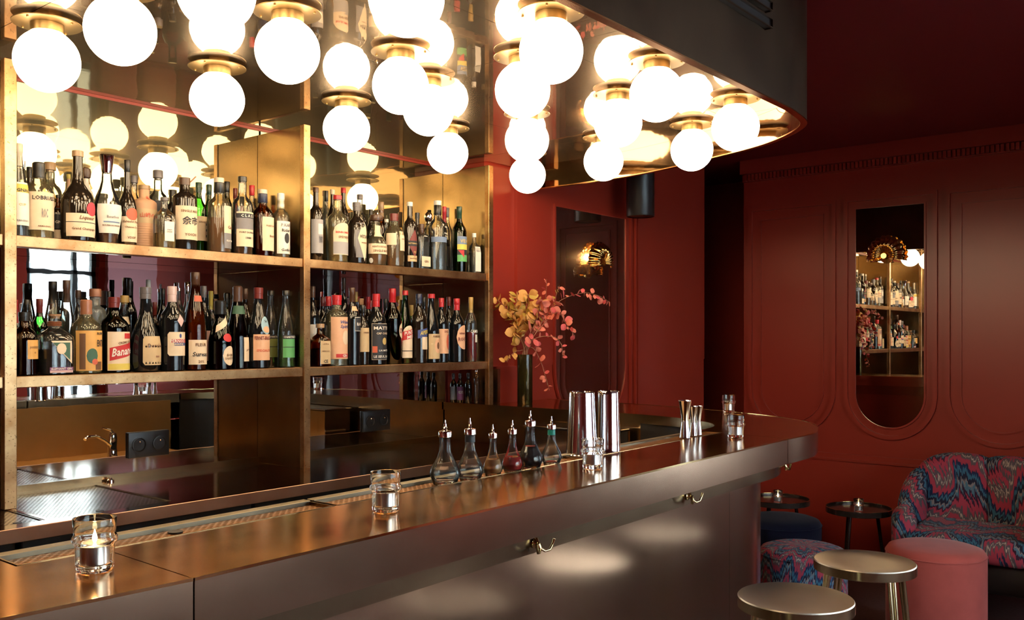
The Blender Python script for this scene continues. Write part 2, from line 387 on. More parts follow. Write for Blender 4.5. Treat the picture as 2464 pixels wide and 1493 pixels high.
# the house across the street, seen in the shelf mirror through the windows
hb = thing('street_house', 'pale house across the street mirrored behind the bottles', 'house', (3.5, -9.0, 0))
M_HOUSE = plain('pale_render', (0.62, 0.70, 0.72), 0.8); M_SHUT = plain('grey_shutter', (0.06, 0.07, 0.08), 0.6)
obj('house_wall', box(-14, 14, -0.4, 0, -0.5, 12), M_HOUSE, hb)
slat = mesh('slat', *box(-0.4, 0.4, 0.02, 0.05, 0, 0.05), M_SHUT)
for sx in (-5.5, -2.9, -0.2, 2.4, 5.0, 8.0):
    sh = obj('shutter', join(box(sx - 0.45, sx - 0.4, 0, 0.05, 1.0, 3.4), box(sx + 0.4, sx + 0.45, 0, 0.05, 1.0, 3.4), box(sx - 0.45, sx + 0.45, 0, 0.05, 3.4, 3.46), box(sx - 0.45, sx + 0.45, 0, 0.05, 0.94, 1.0)), M_SHUT, hb)
    for k in range(20): link('slat', slat, sh, (sx, 0, 1.03 + 0.118 * k))
struct(obj('street', box(-20, 30, -9.4, YF - 0.16, -0.3, -0.2), plain('asphalt', (0.2, 0.2, 0.2), 0.9)))

# ---- mouldings and mirrors on the right wall
def u_loop(a0, a1, zb, zt, off=0.0, n=28):
    a0, a1, zb, zt = a0 - off, a1 + off, zb - off, zt + off
    r = (a1 - a0) / 2; c = (a0 + a1) / 2
    pts = [(a0, zt)] + [(c - r * math.cos(PI * k / n), zb + r - r * math.sin(PI * k / n)) for k in range(n + 1)] + [(a1, zt)]
    return pts
def u_ring(A, B, h, place):
    n = len(A); V = []
    for L in (A, B):
        for d in (0.0, h):
            V += [place(p[0], p[1], d) for p in L]
    F = []
    for i in range(n):
        j = (i + 1) % n
        F += [(n + i, n + j, 3 * n + j, 3 * n + i), (i, j, n + j, n + i), (2 * n + i, 3 * n + i, 3 * n + j, 2 * n + j)]
    return V, F
onR = lambda a, z, d: (XR - d, a, z)
onB = lambda a, z, d: (a, YB - d, z)
tn = [0]
def bead(a0, a1, zb, zt, o0, o1, h, place):
    tn[0] += 1
    return struct(obj('trim_%d' % tn[0], u_ring(u_loop(a0, a1, zb, zt, o1), u_loop(a0, a1, zb, zt, o0), h, place), M_RED))
def u_plate(a0, a1, zb, zt, d0, d1, place):
    L = u_loop(a0, a1, zb, zt, 0); n = len(L)
    V = [place(p[0], p[1], d0) for p in L] + [place(p[0], p[1], d1) for p in L]
    F = [tuple(range(n)), tuple(range(2 * n - 1, n - 1, -1))] + [(i, n + i, n + (i + 1) % n, (i + 1) % n) for i in range(n)]
    return V, F
for (y0, y1) in ((0.829, 1.399), (2.026, 2.596), (-0.17, 0.40)):
    bead(y0, y1, 0.80, 2.253, -0.024, 0, 0.016, onR); bead(y0, y1, 0.80, 2.253, -0.085, -0.076, 0.008, onR)
bead(1.515, 1.905, 0.876, 2.186, 0.048, 0.072, 0.016, onR); bead(1.515, 1.905, 0.876, 2.186, 0.0, 0.010, 0.010, onR)
tag(obj('wall_mirror', u_plate(1.515, 1.905, 0.876, 2.186, 0.001, 0.006, onR), M_WALLMIRROR), 'tall mirror with rounded foot on red wall, reflecting the shelves', 'mirror')
tag(obj('wall_mirror', u_plate(3.748, 4.409, 0.926, 2.081, 0.001, 0.006, onB), M_NICHE), 'wide dark mirror with rounded foot behind the gold lit shell sconce', 'mirror')
bead(3.748, 4.409, 0.926, 2.081, 0.0, 0.012, 0.012, onB)
for (x0, x1, h) in ((4.455, 4.475, 0.014), (4.50, 4.512, 0.02), (4.535, 4.556, 0.014)):
    tn[0] += 1; struct(obj('trim_%d' % tn[0], box(x0, x1, YB - h, YB, 1.02, 2.45), M_RED))
tn[0] += 1; struct(obj('trim_%d' % tn[0], join(box(XR - 0.012, XR, -0.28, 2.633, 0.655, 0.668), box(XR - 0.006, XR, -0.28, 2.633, 0.668, 0.70)), M_RED))
struct(obj('baseboard_right', box(XR - 0.015, XR, -0.28, 2.633, 0, 0.1), M_RED))
tn[0] += 1; corn = struct(obj('trim_%d' % tn[0], join(box(XR - 0.06, XR, YF, 2.633, 2.47, 2.56), box(XR - 0.02, XR, YF, 2.633, 2.425, 2.47)), M_RED))
teeth = [box(XR - 0.045, XR - 0.02, y, y + 0.016, 2.43, 2.468) for y in [0.6 + 0.0246 * k for k in range(82)]]
te = obj('dentil', join(*teeth), M_RED, corn); te['kind'] = 'stuff'

# ------------------------------------------------------------------ lamp canopy over the bar
CAN = spline([(-1.2, 1.13), (0.6, 1.13), (1.8, 1.13), (2.55, 1.13), (2.80, 1.137), (3.00, 1.19), (3.19, 1.40), (3.33, 1.73), (3.43, 2.06), (3.468, 2.35), (3.47, 2.79)], 8)
ZM, ZR = 2.233, 2.124               # ceiling mirror, bottom of the rim
can = thing('lamp_canopy', 'bronze canopy with mirrored underside and rounded end above bar', 'canopy', (0, 0, 0))
fa = wall_strip(CAN, ZR, ZC, 0.0, 0.012)
fo = obj('fascia', fa, M_FAN, can, 30)
obj('inner_rim', wall_strip(CAN, ZR, ZM + 0.02, 0.0125, 0.020), M_INRIM, can, 30)
obj('rim_edge', wall_strip(CAN, ZR - 0.004, ZR, -0.001, 0.021), M_RIM, can, 30)
# long vent slots on the fascia: solid black strips standing in for shaded throats
for zz in (2.316, 2.366, 2.416):
    v = obj('vent_slot_shade', join(box(1.62, 2.54, 1.110, 1.1285, zz, zz + 0.022)), M_BLACK, can)
    obj('slot_lip', join(box(1.62, 2.54, 1.104, 1.110, zz - 0.003, zz), box(1.62, 2.54, 1.104, 1.110, zz + 0.022, zz + 0.025), box(2.54, 2.545, 1.104, 1.1285, zz - 0.003, zz + 0.025)), M_FAN, v)
inner = offset(CAN, 0.021)
def clip_poly(poly, x0, x1, y0, y1):
    def half(P, f, g):
        out = []
        for i, p in enumerate(P):
            q = P[(i + 1) % len(P)]
            a, b = f(p), f(q)
            if a >= 0: out.append(p)
            if a * b < 0: out.append(p + (q - p) * (a / (a - b)))
        return out
    P = [Vector((p[0], p[1])) for p in poly]
    for f in (lambda p: p.x - x0, lambda p: x1 - p.x, lambda p: p.y - y0, lambda p: y1 - p.y):
        P = half(P, f, None)
        if not P: return P
    return P
region = [Vector((p.x, p.y)) for p in inner] + [Vector((3.215, 2.79)), Vector((3.215, 3.061)), Vector((-1.2, 3.061))]
xs = [-1.2, 0.10, 1.013, 2.07, 3.13, 3.6]; ys = [1.0, 1.55, 2.30, 3.07]
for i in range(len(xs) - 1):
    for j in range(len(ys) - 1):
        P = clip_poly(region, xs[i] + 0.001, xs[i + 1] - 0.001, ys[j] + 0.001, ys[j + 1] - 0.001)
        if len(P) > 2: obj('mirror_panel', prism(P, ZM, ZM + 0.005), M_CEIL_MIRROR, can)
obj('backing_board', prism(region, ZM + 0.006, ZM + 0.02), M_VOID, can)

# ---- opal globe lamps under the mirror
plate_me = mesh('mounting_plate', *lathe([(0.0835, 2.2205), (0.084, 2.221), (0.084, 2.2225), (0.0835, 2.223)], 40), M_LAMP, 30)
post_me = mesh('standoff', *lathe([(0.036, 2.223), (0.036, 2.2328)], 24), M_LAMP, 30)
neck_me = mesh('collar', *lathe([(0.0395, 2.199), (0.040, 2.200), (0.040, 2.2202)], 32), M_LAMP, 30)
gp = []
for k in range(21):
    a = -PI / 2 + (PI / 2 + 1.07) * k / 20
    gp.append((max(0.0005, 0.080 * math.cos(a)), 2.127 + 0.080 * math.sin(a)))
gp[-1] = (0.0385, 2.199)
globe_me = mesh('globe', *lathe(gp, 32), M_OPAL, 180)
screw_me = mesh('screw', *lathe([(0.0022, 2.2165), (0.003, 2.2175), (0.003, 2.2205)], 8), M_LAMP, 30)
ROWS = [('row along canopy edge', [(2.888, 1.389), (2.35, 1.38), (1.827, 1.375), (1.347, 1.395), (0.84, 1.385), (0.30, 1.385)]),
        ('second row from canopy edge', [(3.131, 1.685), (2.582, 1.664), (2.062, 1.655), (1.073, 1.674), (0.55, 1.67)]),
        ('short staggered middle row', [(1.807, 1.895), (1.409, 1.884)]),
        ('row just before the back row', [(3.104, 2.070), (2.598, 2.065), (2.057, 2.031), (1.066, 2.056), (0.55, 2.05)]),
        ('back row nearest shelves', [(3.158, 2.507), (2.584, 2.447), (2.067, 2.435), (1.559, 2.427), (1.063, 2.429), (0.55, 2.43)])]
ORD = ['first', 'second', 'third', 'fourth', 'fifth', 'sixth']
for rn, L in ROWS:
    for k, (x, y) in enumerate(L):
        t = thing('globe_lamp', 'opal globe lamp, %s from rounded end in %s' % (ORD[k], rn), 'lamp', (x, y, 0), 0, 'globe lamps under the mirrored canopy')
        for nm, me in (('mounting_plate', plate_me), ('standoff', post_me), ('collar', neck_me), ('globe', globe_me)): link(nm, me, t)
        for q in range(4):
            a = 0.5 + q * PI / 2; link('screw', screw_me, t, (0.072 * math.cos(a), 0.072 * math.sin(a), 0))
# ------------------------------------------------------------------ back bar: posts, shelves, side panels, mirrors
ZW = 0.922                          # worktop
S1, S2 = 1.299, 1.705               # shelf tops
YP = 2.765                          # front of the posts
POSTS = [(0.030, 0.064), (1.087, 1.121), (2.134, 2.163), (3.183, 3.214)]
bb = thing('back_bar', 'brass shelving unit with mirrored back holding the bottles', 'shelving', (0, 0, 0))
def part(name, vf, mat, parent=bb, sm=None): return obj(name, vf, mat, parent, sm)
ZT = 2.205
for i, (a, b) in enumerate(POSTS):
    zb = ZW if i < 3 else 1.1005
    part('post', bbox_bevel(a, b, YP - 0.012, YP + 0.014, zb, ZT, 0.0015), M_SHELF)
    zl = zb if i < 3 else S1 - 0.033
    for (p0, p1) in ((zl, S1 - 0.034), (S1 + 0.001, S2 - 0.034), (S2 + 0.001, ZT)):
        if p1 - p0 > 0.02: part('side_panel', bbox_bevel(a + 0.004, b - 0.004, YP + 0.0145, YM - 0.001, p0, p1, 0.001), M_PANEL)
for i in range(3):
    a, b = POSTS[i][1] + 0.0008, POSTS[i + 1][0] - 0.0008
    for zt in (S1, S2):
        sh = part('shelf', bbox_bevel(a, b, YP - 0.004, YM - 0.002, zt - 0.032, zt, 0.0012), M_SHELF)
        part('shelf_underside', box(a, b, YP + 0.02, YM - 0.006, zt - 0.0345, zt - 0.0322), M_DARK_MIRROR, sh)
    a2, b2 = POSTS[i][0] + 0.010, POSTS[i + 1][1] - 0.010
    part('back_mirror', box(a2, b2, YM, YM + 0.005, ZW + 0.001, S1 - 0.03), M_MIRROR)
    part('back_mirror', box(a2, b2, YM, YM + 0.005, S1 - 0.028, S2 - 0.03), M_MIRROR)
    part('back_mirror', box(a2, b2, YM, YM + 0.005, S2 - 0.028, 2.2225), M_OLD_MIRROR)
part('top_rail', box(0.03, 3.214, YM - 0.004, YM + 0.006, 2.2228, 2.2325), M_RED)
# socket plates on the mirror
def socket(x0, x1, z0, z1, label):
    t = thing('power_socket', label, 'socket', ((x0 + x1) / 2, YM, (z0 + z1) / 2))
    w, h = (x1 - x0) / 2, (z1 - z0) / 2
    obj('plate', bbox_bevel(-w, w, -0.012, -0.0003, -h, h, 0.003, 2), M_BLACK, t, 30)
    for s in (-0.5, 0.5):
        rng = lathe([(0.026, 0), (0.026, 0.0035), (0.023, 0.004), (0.021, 0.0005), (0.0205, 0.0002)], 28, cap0=False, cap1=True)
        rr = obj('outlet', rng, M_BLACK, t, 30, loc=(s * w, -0.012, 0), rot=(PI / 2, 0, 0))
        for dx in (-0.0095, 0.0095): obj('hole', lathe([(0.0028, 0.0002), (0.0028, 0.0012)], 8), M_VOID, rr, loc=(dx, 0, 0))
        obj('pin', lathe([(0.0025, 0), (0.0025, 0.008), (0.001, 0.009)], 10), M_CHROME, rr, 30, loc=(0, 0.011, 0))
socket(1.604, 1.757, 0.990, 1.080, 'black double socket plate on mirror above the perforated tray')
socket(2.674, 2.834, 0.996, 1.088, 'black double socket plate on mirror left of bitters corner')

# ------------------------------------------------------------------ worktop with perforated drain trays
def hole_grid(x0, x1, y0, y1, z, nx, ny, fx=0.62, fy=0.45, th=0.0012, stag=True):
    """perforated sheet: a ring of four quads round each staggered oblong hole"""
    V, F = [], []; dx, dy = (x1 - x0) / nx, (y1 - y0) / ny
    for j in range(ny):
        for i in range(-1 if stag and j % 2 else 0, nx):
            sx = dx / 2 if stag and j % 2 else 0
            a0, a1 = max(x0, x0 + i * dx + sx), min(x1, x0 + (i + 1) * dx + sx)
            if a1 - a0 < dx * 0.3: continue
            b0, b1 = y0 + j * dy, y0 + (j + 1) * dy
            cx, cy_ = (a0 + a1) / 2, (b0 + b1) / 2; hx, hy = (a1 - a0) * fx / 2, dy * fy / 2
            n = len(V)
            V += [(a0, b0, z), (a1, b0, z), (a1, b1, z), (a0, b1, z), (cx - hx, cy_ - hy * 0.3, z), (cx, cy_ - hy, z), (cx + hx, cy_ - hy * 0.3, z), (cx + hx, cy_ + hy * 0.3, z), (cx, cy_ + hy, z), (cx - hx, cy_ + hy * 0.3, z)]
            F += [(n, n + 1, n + 6, n + 5, n + 4), (n + 1, n + 2, n + 7, n + 6), (n + 2, n + 3, n + 9, n + 8, n + 7), (n + 3, n, n + 4, n + 9)]
            m = len(V)
            V += [(V[n + q][0], V[n + q][1], z - th) for q in range(4, 10)]
            F += [(n + 4 + q, n + 4 + (q + 1) % 6, m + (q + 1) % 6, m + q) for q in range(6)]
    return V, F
wt = thing('worktop', 'polished brass back worktop below the bottle shelves', 'worktop', (0, 0, 0))
TR = [(0.40, 1.100), (1.112, 1.468)]; TY = (2.522, 2.990)
def slab(x0, x1, y0, y1): return box(x0, x1, y0, y1, ZW - 0.03, ZW)
obj('top_sheet', join(slab(-0.6, TR[0][0], 2.467, YM - 0.001), slab(TR[0][0], TR[1][1], 2.467, TY[0]), slab(TR[0][0], TR[1][1], TY[1], YM - 0.001), slab(TR[0][1], TR[1][0], TY[0], TY[1]),
    slab(TR[1][1], 3.188, 2.467, YM - 0.001)), M_WORK, wt)
obj('front_edge', bbox_bevel(-0.6, 3.188, 2.461, 2.4668, ZW - 0.036, ZW + 0.0008, 0.0012), M_WEDGE, wt)
obj('upstand', box(-0.6, 3.188, YM - 0.012, YM - 0.0005, ZW, ZW + 0.02), M_PANEL, wt)
for i, (a, b) in enumerate(TR):
    t = thing('drain_tray', ['perforated metal drain tray at the left frame edge, beside brass post', 'perforated metal drain tray set in worktop below the sockets'][i], 'tray', (0, 0, 0), 0, 'perforated drain trays')
    pf = obj('perforated_sheet', hole_grid(a + 0.006, b - 0.006, TY[0] + 0.006, TY[1] - 0.006, ZW - 0.003, 26 if i else 48, 44), M_GRATE_STEEL, t); pf['kind'] = 'stuff'
    obj('tray_rim', join(box(a, b, TY[0], TY[0] + 0.006, ZW - 0.02, ZW - 0.001), box(a, b, TY[1] - 0.006, TY[1], ZW - 0.02, ZW - 0.001), box(a, a + 0.006, TY[0], TY[1], ZW - 0.02, ZW - 0.001), box(b - 0.006, b, TY[0], TY[1], ZW - 0.02, ZW - 0.001)), M_PANEL, t)
    obj('tray_pan', box(a + 0.006, b - 0.006, TY[0] + 0.006, TY[1] - 0.006, ZW - 0.02, ZW - 0.016), M_VOID, t)
    fx = b - 0.06 if i == 0 else a + 0.15
    obj('finger_hole', lathe([(0.011, ZW - 0.006), (0.011, ZW - 0.0022)], 16), M_VOID, t, loc=(fx, TY[0] + 0.03, 0))
obj('drain_tap', join(lathe([(0.012, ZW), (0.012, ZW + 0.006), (0.006, ZW + 0.01), (0.005, ZW + 0.014)], 16)), M_CHROME, wt, 30, loc=(1.53, 3.02, 0))
for i in range(5):
    x0 = -0.4 + i * 0.715
    c = thing('under_counter_fridge', 'dark fridge front below worktop, %s from the left' % ORD[i], 'fridge', (x0, 2.5, 0), 0, 'fridges under the worktop')
    obj('body', bbox_bevel(0, 0.70, 0.0, 0.53, 0.02, ZW - 0.037, 0.003), M_VOID, c)
    obj('door', bbox_bevel(0.01, 0.69, -0.02, -0.001, 0.06, ZW - 0.10, 0.004), M_VOID, c)
    obj('handle', box(0.05, 0.08, -0.04, -0.021, 0.4, ZW - 0.2), M_STEEL, c)

# ------------------------------------------------------------------ the bar
EDGE = spline([(-1.2, 1.30), (-0.6, 1.20), (0.0, 1.125), (0.30, 1.090), (0.651, 1.068)], 6)[:-1] + spline([(0.651, 1.068), (1.064, 1.081), (1.416, 1.092), (2.10, 1.110), (2.70, 1.127)], 6)[:-1] + \
       spline([(2.70, 1.127), (2.961, 1.141), (3.24, 1.257), (3.41, 1.44), (3.54, 1.72), (3.63, 2.05), (3.67, 2.40), (3.68, 2.795)], 8)
kL = next(i for i, p in enumerate(EDGE) if abs(p.x - 0.651) < 1e-4); kR = next(i for i, p in enumerate(EDGE) if abs(p.x - 2.70) < 1e-4)
ZB = 1.100
def rail_front(x): return 1.320 + 0.026 * (x - 0.9)
def rail_back(x): return 1.405 + 0.032 * (x - 0.9)
bar = thing('bar_counter', 'long aged brass bar counter with rounded end in the foreground', 'bar counter', (0, 0, 0))
pL = [p for p in EDGE[:kL + 1]] ; pL[-1] = pL[-1] - Vector((0.001, 0))
polyL = pL + [Vector((0.657, rail_front(0.657))), Vector((0.532, rail_front(0.53))), Vector((0.532, rail_back(0.53))), Vector((-1.2, 1.60))]
polyM = [EDGE[kL] + Vector((0.001, 0))] + EDGE[kL + 1:kR] + [EDGE[kR] - Vector((0.001, 0))] + [Vector((2.748, 1.368)), Vector((2.0, rail_front(2.0))), Vector((0.659, rail_front(0.659)))]
inn = spline([(3.19, 3.045), (3.19, 2.6), (3.19, 2.2), (3.185, 1.95), (3.14, 1.74), (3.06, 1.59), (2.97, 1.505), (2.86, 1.468), (2.752, 1.462)], 6)
polyN = [EDGE[kR] + Vector((0.001, 0))] + EDGE[kR + 1:] + [Vector((3.32, 2.795)), Vector((3.32, 3.045))] + inn + [Vector((2.751, 1.369))]
for nm, P in (('L', polyL), ('M', polyM), ('N', polyN)):
    obj('top_panel', prism(P, ZB - 0.012, ZB), M_TOP, bar)
FH = 0.077
for a, b in ((0, kL + 1), (kL, kR + 1), (kR, len(EDGE))):
    L = list(EDGE[a:b])
    if a: L[0] = L[0] + Vector((0.0012, 0))
    if b < len(EDGE): L[-1] = L[-1] - Vector((0.0012, 0))
    obj('edge_fascia', wall_strip(L, ZB - FH, ZB - 0.0003, -0.0015, 0.012), M_FASCIA, bar, 30)
    obj('edge_bead', wall_strip(L, ZB - 0.003, ZB + 0.0012, -0.0022, 0.0005), M_HOOK, bar, 30)
obj('soffit', wall_strip(EDGE, ZB - FH, ZB - FH + 0.008, 0.013, 0.26), M_FASCIA, bar)
obj('apron_band', wall_strip(EDGE, 0.946, ZB - FH - 0.0005, 0.12, 0.15), M_BAND, bar, 30)
# body panels
bl = EDGE
cuts = [0, 10, kL + 6, kL + 15, kR, kR + 12, kR + 30, len(EDGE) - 1]
for a, b in zip(cuts[:-1], cuts[1:]):
    L = list(bl[a:b + 1]); obj('front_panel', wall_strip(L, 0.10, 0.9455, 0.19, 0.21), M_BODY, bar, 30)
obj('plinth', wall_strip(EDGE, 0.0, 0.0995, 0.22, 0.24), M_VOID, bar, 30)
obj('foot_rail', tube([(p.x, p.y, 0.20) for p in offset(EDGE, 0.10)], 0.019, 10), M_HOOK, bar, 60)
# inner side of the return leg
obj('return_edge', wall_strip(inn, ZB - 0.036, ZB - 0.0003, -0.004, 0.0), M_PANEL, bar, 30)
obj('return_panel', box(3.195, 3.215, 1.95, 3.045, 0.02, ZB - 0.036), M_PANEL, bar)
obj('return_backplate', box(3.30, 3.318, 2.80, 3.045, ZB + 0.001, 1.262), M_PANEL, bar)
obj('inner_panel', box(0.0, 2.66, 1.50, 1.515, 0.02, ZB - 0.03), M_INNER, bar)
obj('return_inner_panel', wall_strip([p for p in inn if p.y < 1.97], 0.02, ZB - 0.037, 0.006, 0.02), M_VOID, bar)
# steel cabinet with a light lid inside the return
cb_ = thing('steel_cabinet', 'pale steel bin cabinet inside the bar behind the jiggers', 'cabinet', (0, 0, 0))
obj('cabinet_body', bbox_bevel(3.00, 3.165, 1.98, 2.40, 0.05, 1.035, 0.003), M_STEEL, cb_); obj('lid', bbox_bevel(2.995, 3.17, 1.975, 2.405, 1.0355, 1.043, 0.002), M_STEEL, cb_)
# service ledge, sink tap seen only in the mirror
sk = thing('sink_unit', 'low brass service ledge inside the bar mirrored behind worktop', 'sink', (0, 0, 0))
obj('ledge', bbox_bevel(0.2, 2.6, 1.516, 1.86, 0.79, 0.82, 0.002), M_INNER, sk); obj('ledge_front', box(0.2, 2.6, 1.845, 1.86, 0.45, 0.789), M_VOID, sk)
tp = thing('mixer_tap', 'single lever mixer tap mirrored beside the black socket plate', 'tap', (2.24, 1.70, 0.82))
obj('tap_body', lathe([(0.026, 0), (0.022, 0.01), (0.020, 0.05), (0.022, 0.10), (0.018, 0.118), (0.006, 0.124)], 18), M_CHROME, tp, 40)
obj('spout', tube([(0, 0, 0.05), (-0.05, 0.03, 0.085), (-0.11, 0.06, 0.115), (-0.17, 0.09, 0.118), (-0.185, 0.10, 0.108)], 0.008, 10), M_CHROME, tp, 60)
obj('lever', tube([(0, 0, 0.12), (-0.02, 0.012, 0.135), (-0.07, 0.035, 0.15)], [0.008, 0.007, 0.004], 8), M_CHROME, tp, 60)
# drip rails
RAILS = [(0.536, 1.098, 'left drip rail with copper mesh beside the largest candle', 1), (1.106, 1.940, 'middle drip rail with copper mesh under the dasher bottles', 1), (1.948, 2.744, 'right drip rail of slanted slots beside the shaker tins', 0)]
M_RUB = M_GRATE
for a, b, lab, kind in RAILS:
    t = thing('drip_rail', lab, 'drip rail', (0, 0, 0), 0, 'drip rails along the bar')
    def sk_(vf): return [(v[0], v[1] + (rail_front(v[0]) - rail_front(0.9)), v[2]) for v in vf[0]], vf[1]
    y0, y1 = rail_front(0.9) + 0.001, rail_back(0.9)
    pan = join(box(a, b, y0, y1, ZB - 0.03, ZB - 0.026), box(a, b, y0, y0 + 0.002, ZB - 0.03, ZB + 0.0008), box(a, a + 0.003, y0, y1, ZB - 0.03, ZB), box(b - 0.003, b, y0, y1, ZB - 0.03, ZB))
    obj('pan', sk_(pan), M_PANEL, t); obj('rear_lip', sk_(bbox_bevel(a, b, y1 - 0.013, y1 + 0.008, ZB - 0.05, ZB + 0.002, 0.001)), M_LIP, t)
    g = hole_grid(a + 0.004, b - 0.004, y0 + 0.003, y1 - 0.014, ZB - 0.006, int((b - a) / 0.0135), 9, 0.74, 0.62, 0.004) if kind else hole_grid(a + 0.004, b - 0.004, y0 + 0.003, y1 - 0.014, ZB - 0.004, int((b - a) / 0.011), 5, 0.45, 0.9, 0.004)
    gr = obj('mesh_mat', sk_(g), M_GRATE, t); gr['kind'] = 'stuff'
obj('drain_hole', lathe([(0.012, ZB - 0.0055), (0.012, ZB - 0.0035)], 20), M_VOID, None, loc=(0.80, 1.365, 0))
tag(bpy.data.objects['drain_hole'], 'small dark drain hole in the left drip rail mesh', 'drain')
# coat hooks on the apron
def coat_hook(px, py, lab):
    P = offset(EDGE, 0.119)
    best = None
    for i in range(len(P) - 1):
        for k in range(10):
            p = P[i] + (P[i + 1] - P[i]) * (k / 10)
            d = cosY * p.x + sinY * p.y
            if d < 0.2: continue
            q = CXP + FPX * (sinY * p.x - cosY * p.y) / d
            if p.y < 1.75 and (best is None or abs(q - px) < best[0]): best = (abs(q - px), p, (P[i + 1] - P[i]).normalized(), d)
    _, p, tdir, d = best
    z = EYE - (py - HYP) / FPX * d
    t = thing('coat_hook', lab, 'hook', (p.x, p.y, z), math.atan2(tdir.y, tdir.x), 'coat hooks under the bar edge')
    obj('rose', lathe([(0.011, 0), (0.011, 0.003), (0.007, 0.006), (0.0055, 0.012)], 16), M_HOOK, t, 40, loc=(0, 0, 0.004), rot=(PI / 2, 0, 0))
    obj('stem', tube([(0, -0.004, 0.02), (0, -0.010, 0.006), (0, -0.016, -0.006), (0, -0.014, -0.016)], [0.003, 0.0045, 0.005, 0.003], 8), M_HOOK, t, 60)
    for s in (-1, 1):
        obj('prong', tube([(0, -0.014, -0.004), (s * 0.010, -0.022, -0.012), (s * 0.022, -0.027, -0.010), (s * 0.030, -0.030, 0.004), (s * 0.032, -0.031, 0.012)], [0.003, 0.003, 0.003, 0.0028, 0.0034], 8), M_HOOK, t, 60)
coat_hook(1288, 1312, 'double brass coat hook under the middle of the bar edge')
coat_hook(1655, 1198, 'double brass coat hook under bar edge near the stools')
coat_hook(1882, 1121, 'small double brass coat hook under the rounded bar end')
# ------------------------------------------------------------------ bottles
PAPER = {'cream': (0.80, 0.60, 0.40), 'white': (0.84, 0.74, 0.62), 'tan': (0.62, 0.42, 0.22), 'peach': (0.78, 0.42, 0.24), 'orange': (0.75, 0.38, 0.10), 'yellow': (0.75, 0.55, 0.10),
         'black': (0.02, 0.02, 0.025), 'grey': (0.22, 0.20, 0.20), 'ash': (0.40, 0.36, 0.34), 'red': (0.55, 0.03, 0.03), 'maroon': (0.20, 0.04, 0.035), 'green': (0.12, 0.38, 0.12), 'olive': (0.30, 0.32, 0.08), 'dkgreen': (0.05, 0.12, 0.07),
         'blue': (0.05, 0.07, 0.22), 'slate': (0.18, 0.24, 0.36), 'pink': (0.70, 0.42, 0.38), 'purple': (0.22, 0.06, 0.16), 'brown': (0.16, 0.07, 0.03), 'gold': (0.62, 0.42, 0.14), 'seal': (0.62, 0.04, 0.06), 'coral': (0.62, 0.12, 0.06), 'sky': (0.35, 0.50, 0.55), 'silver': (0.5, 0.5, 0.5)}
PM = {k: plain('paper_' + k, c, 0.6, vary=0.10, scale=40.0) for k, c in PAPER.items()}
INK = {k: plain('ink_' + k, PAPER[k], 0.55) for k in ('black', 'red', 'white', 'gold', 'brown', 'grey', 'yellow', 'green', 'cream', 'blue', 'coral', 'maroon')}
CAPC = {'black': (0.012, 0.011, 0.010), 'brown': (0.08, 0.035, 0.018), 'tan': (0.40, 0.24, 0.12), 'red': (0.50, 0.02, 0.025), 'maroon': (0.16, 0.02, 0.015), 'cream': (0.66, 0.52, 0.36), 'white': (0.78, 0.70, 0.60), 'gold': (0.55, 0.33, 0.09), 'green': (0.015, 0.05, 0.03), 'pink': (0.66, 0.46, 0.42), 'terra': (0.36, 0.14, 0.07), 'navy': (0.02, 0.025, 0.06), 'yellow': (0.60, 0.45, 0.08), 'grey': (0.14, 0.12, 0.12)}
CM = {k: plain('cap_' + k, c, 0.35) for k, c in CAPC.items()}
CM['silver'] = M_CHROME
CM['cork'] = plain('cork', (0.42, 0.22, 0.11), 0.8, vary=0.3, scale=120.0)
GL = {'clear': thin_glass('clear_bottle_glass', (0.93, 0.95, 0.93), 0.015, (0.85, 0.85, 0.8, 0.015)), 'pale': thin_glass('pale_bottle_glass', (0.92, 0.89, 0.76), 0.015, (0.8, 0.7, 0.42, 0.06)), 'green': thin_glass('green_bottle_glass', (0.18, 0.50, 0.14)), 'olive': thin_glass('olive_bottle_glass', (0.26, 0.27, 0.07)),
      'amber': thin_glass('amber_bottle_glass', (0.50, 0.22, 0.06)), 'dgreen': thin_glass('dark_green_bottle_glass', (0.05, 0.16, 0.06)), 'black': plain('black_bottle_glass', (0.006, 0.007, 0.008), 0.05), 'dark': plain('dark_bottle_glass', (0.014, 0.009, 0.006), 0.05),
      'peach': plain('peach_wrapped_bottle', (0.66, 0.36, 0.20), 0.7, vary=0.1), 'ceramic': plain('white_ceramic_bottle', (0.70, 0.62, 0.52), 0.3), 'frost': thin_glass('frosted_bottle_glass', (0.75, 0.78, 0.78), 0.2, (0.5, 0.52, 0.5, 0.35))}
LQ = {'amber': thin_glass('amber_spirit', (0.78, 0.40, 0.10), 0.02, (0.42, 0.15, 0.03, 0.2)), 'gold': thin_glass('golden_spirit', (0.94, 0.76, 0.42), 0.02, (0.80, 0.50, 0.14, 0.22)), 'rust': thin_glass('rust_spirit', (0.55, 0.14, 0.03), 0.02, (0.36, 0.09, 0.015, 0.4)), 'water': thin_glass('clear_spirit', (0.94, 0.95, 0.95), 0.02, (0.75, 0.76, 0.74, 0.07)),
      'red': thin_glass('red_bitter', (0.60, 0.03, 0.04), 0.02, (0.42, 0.012, 0.02, 0.6)), 'cola': plain('dark_liqueur', (0.012, 0.006, 0.004), 0.1), 'yel': thin_glass('yellow_liqueur', (0.66, 0.62, 0.12), 0.02, (0.32, 0.30, 0.03, 0.3)), 'grn': thin_glass('green_liqueur', (0.45, 0.66, 0.20), 0.02, (0.12, 0.28, 0.04, 0.3))}
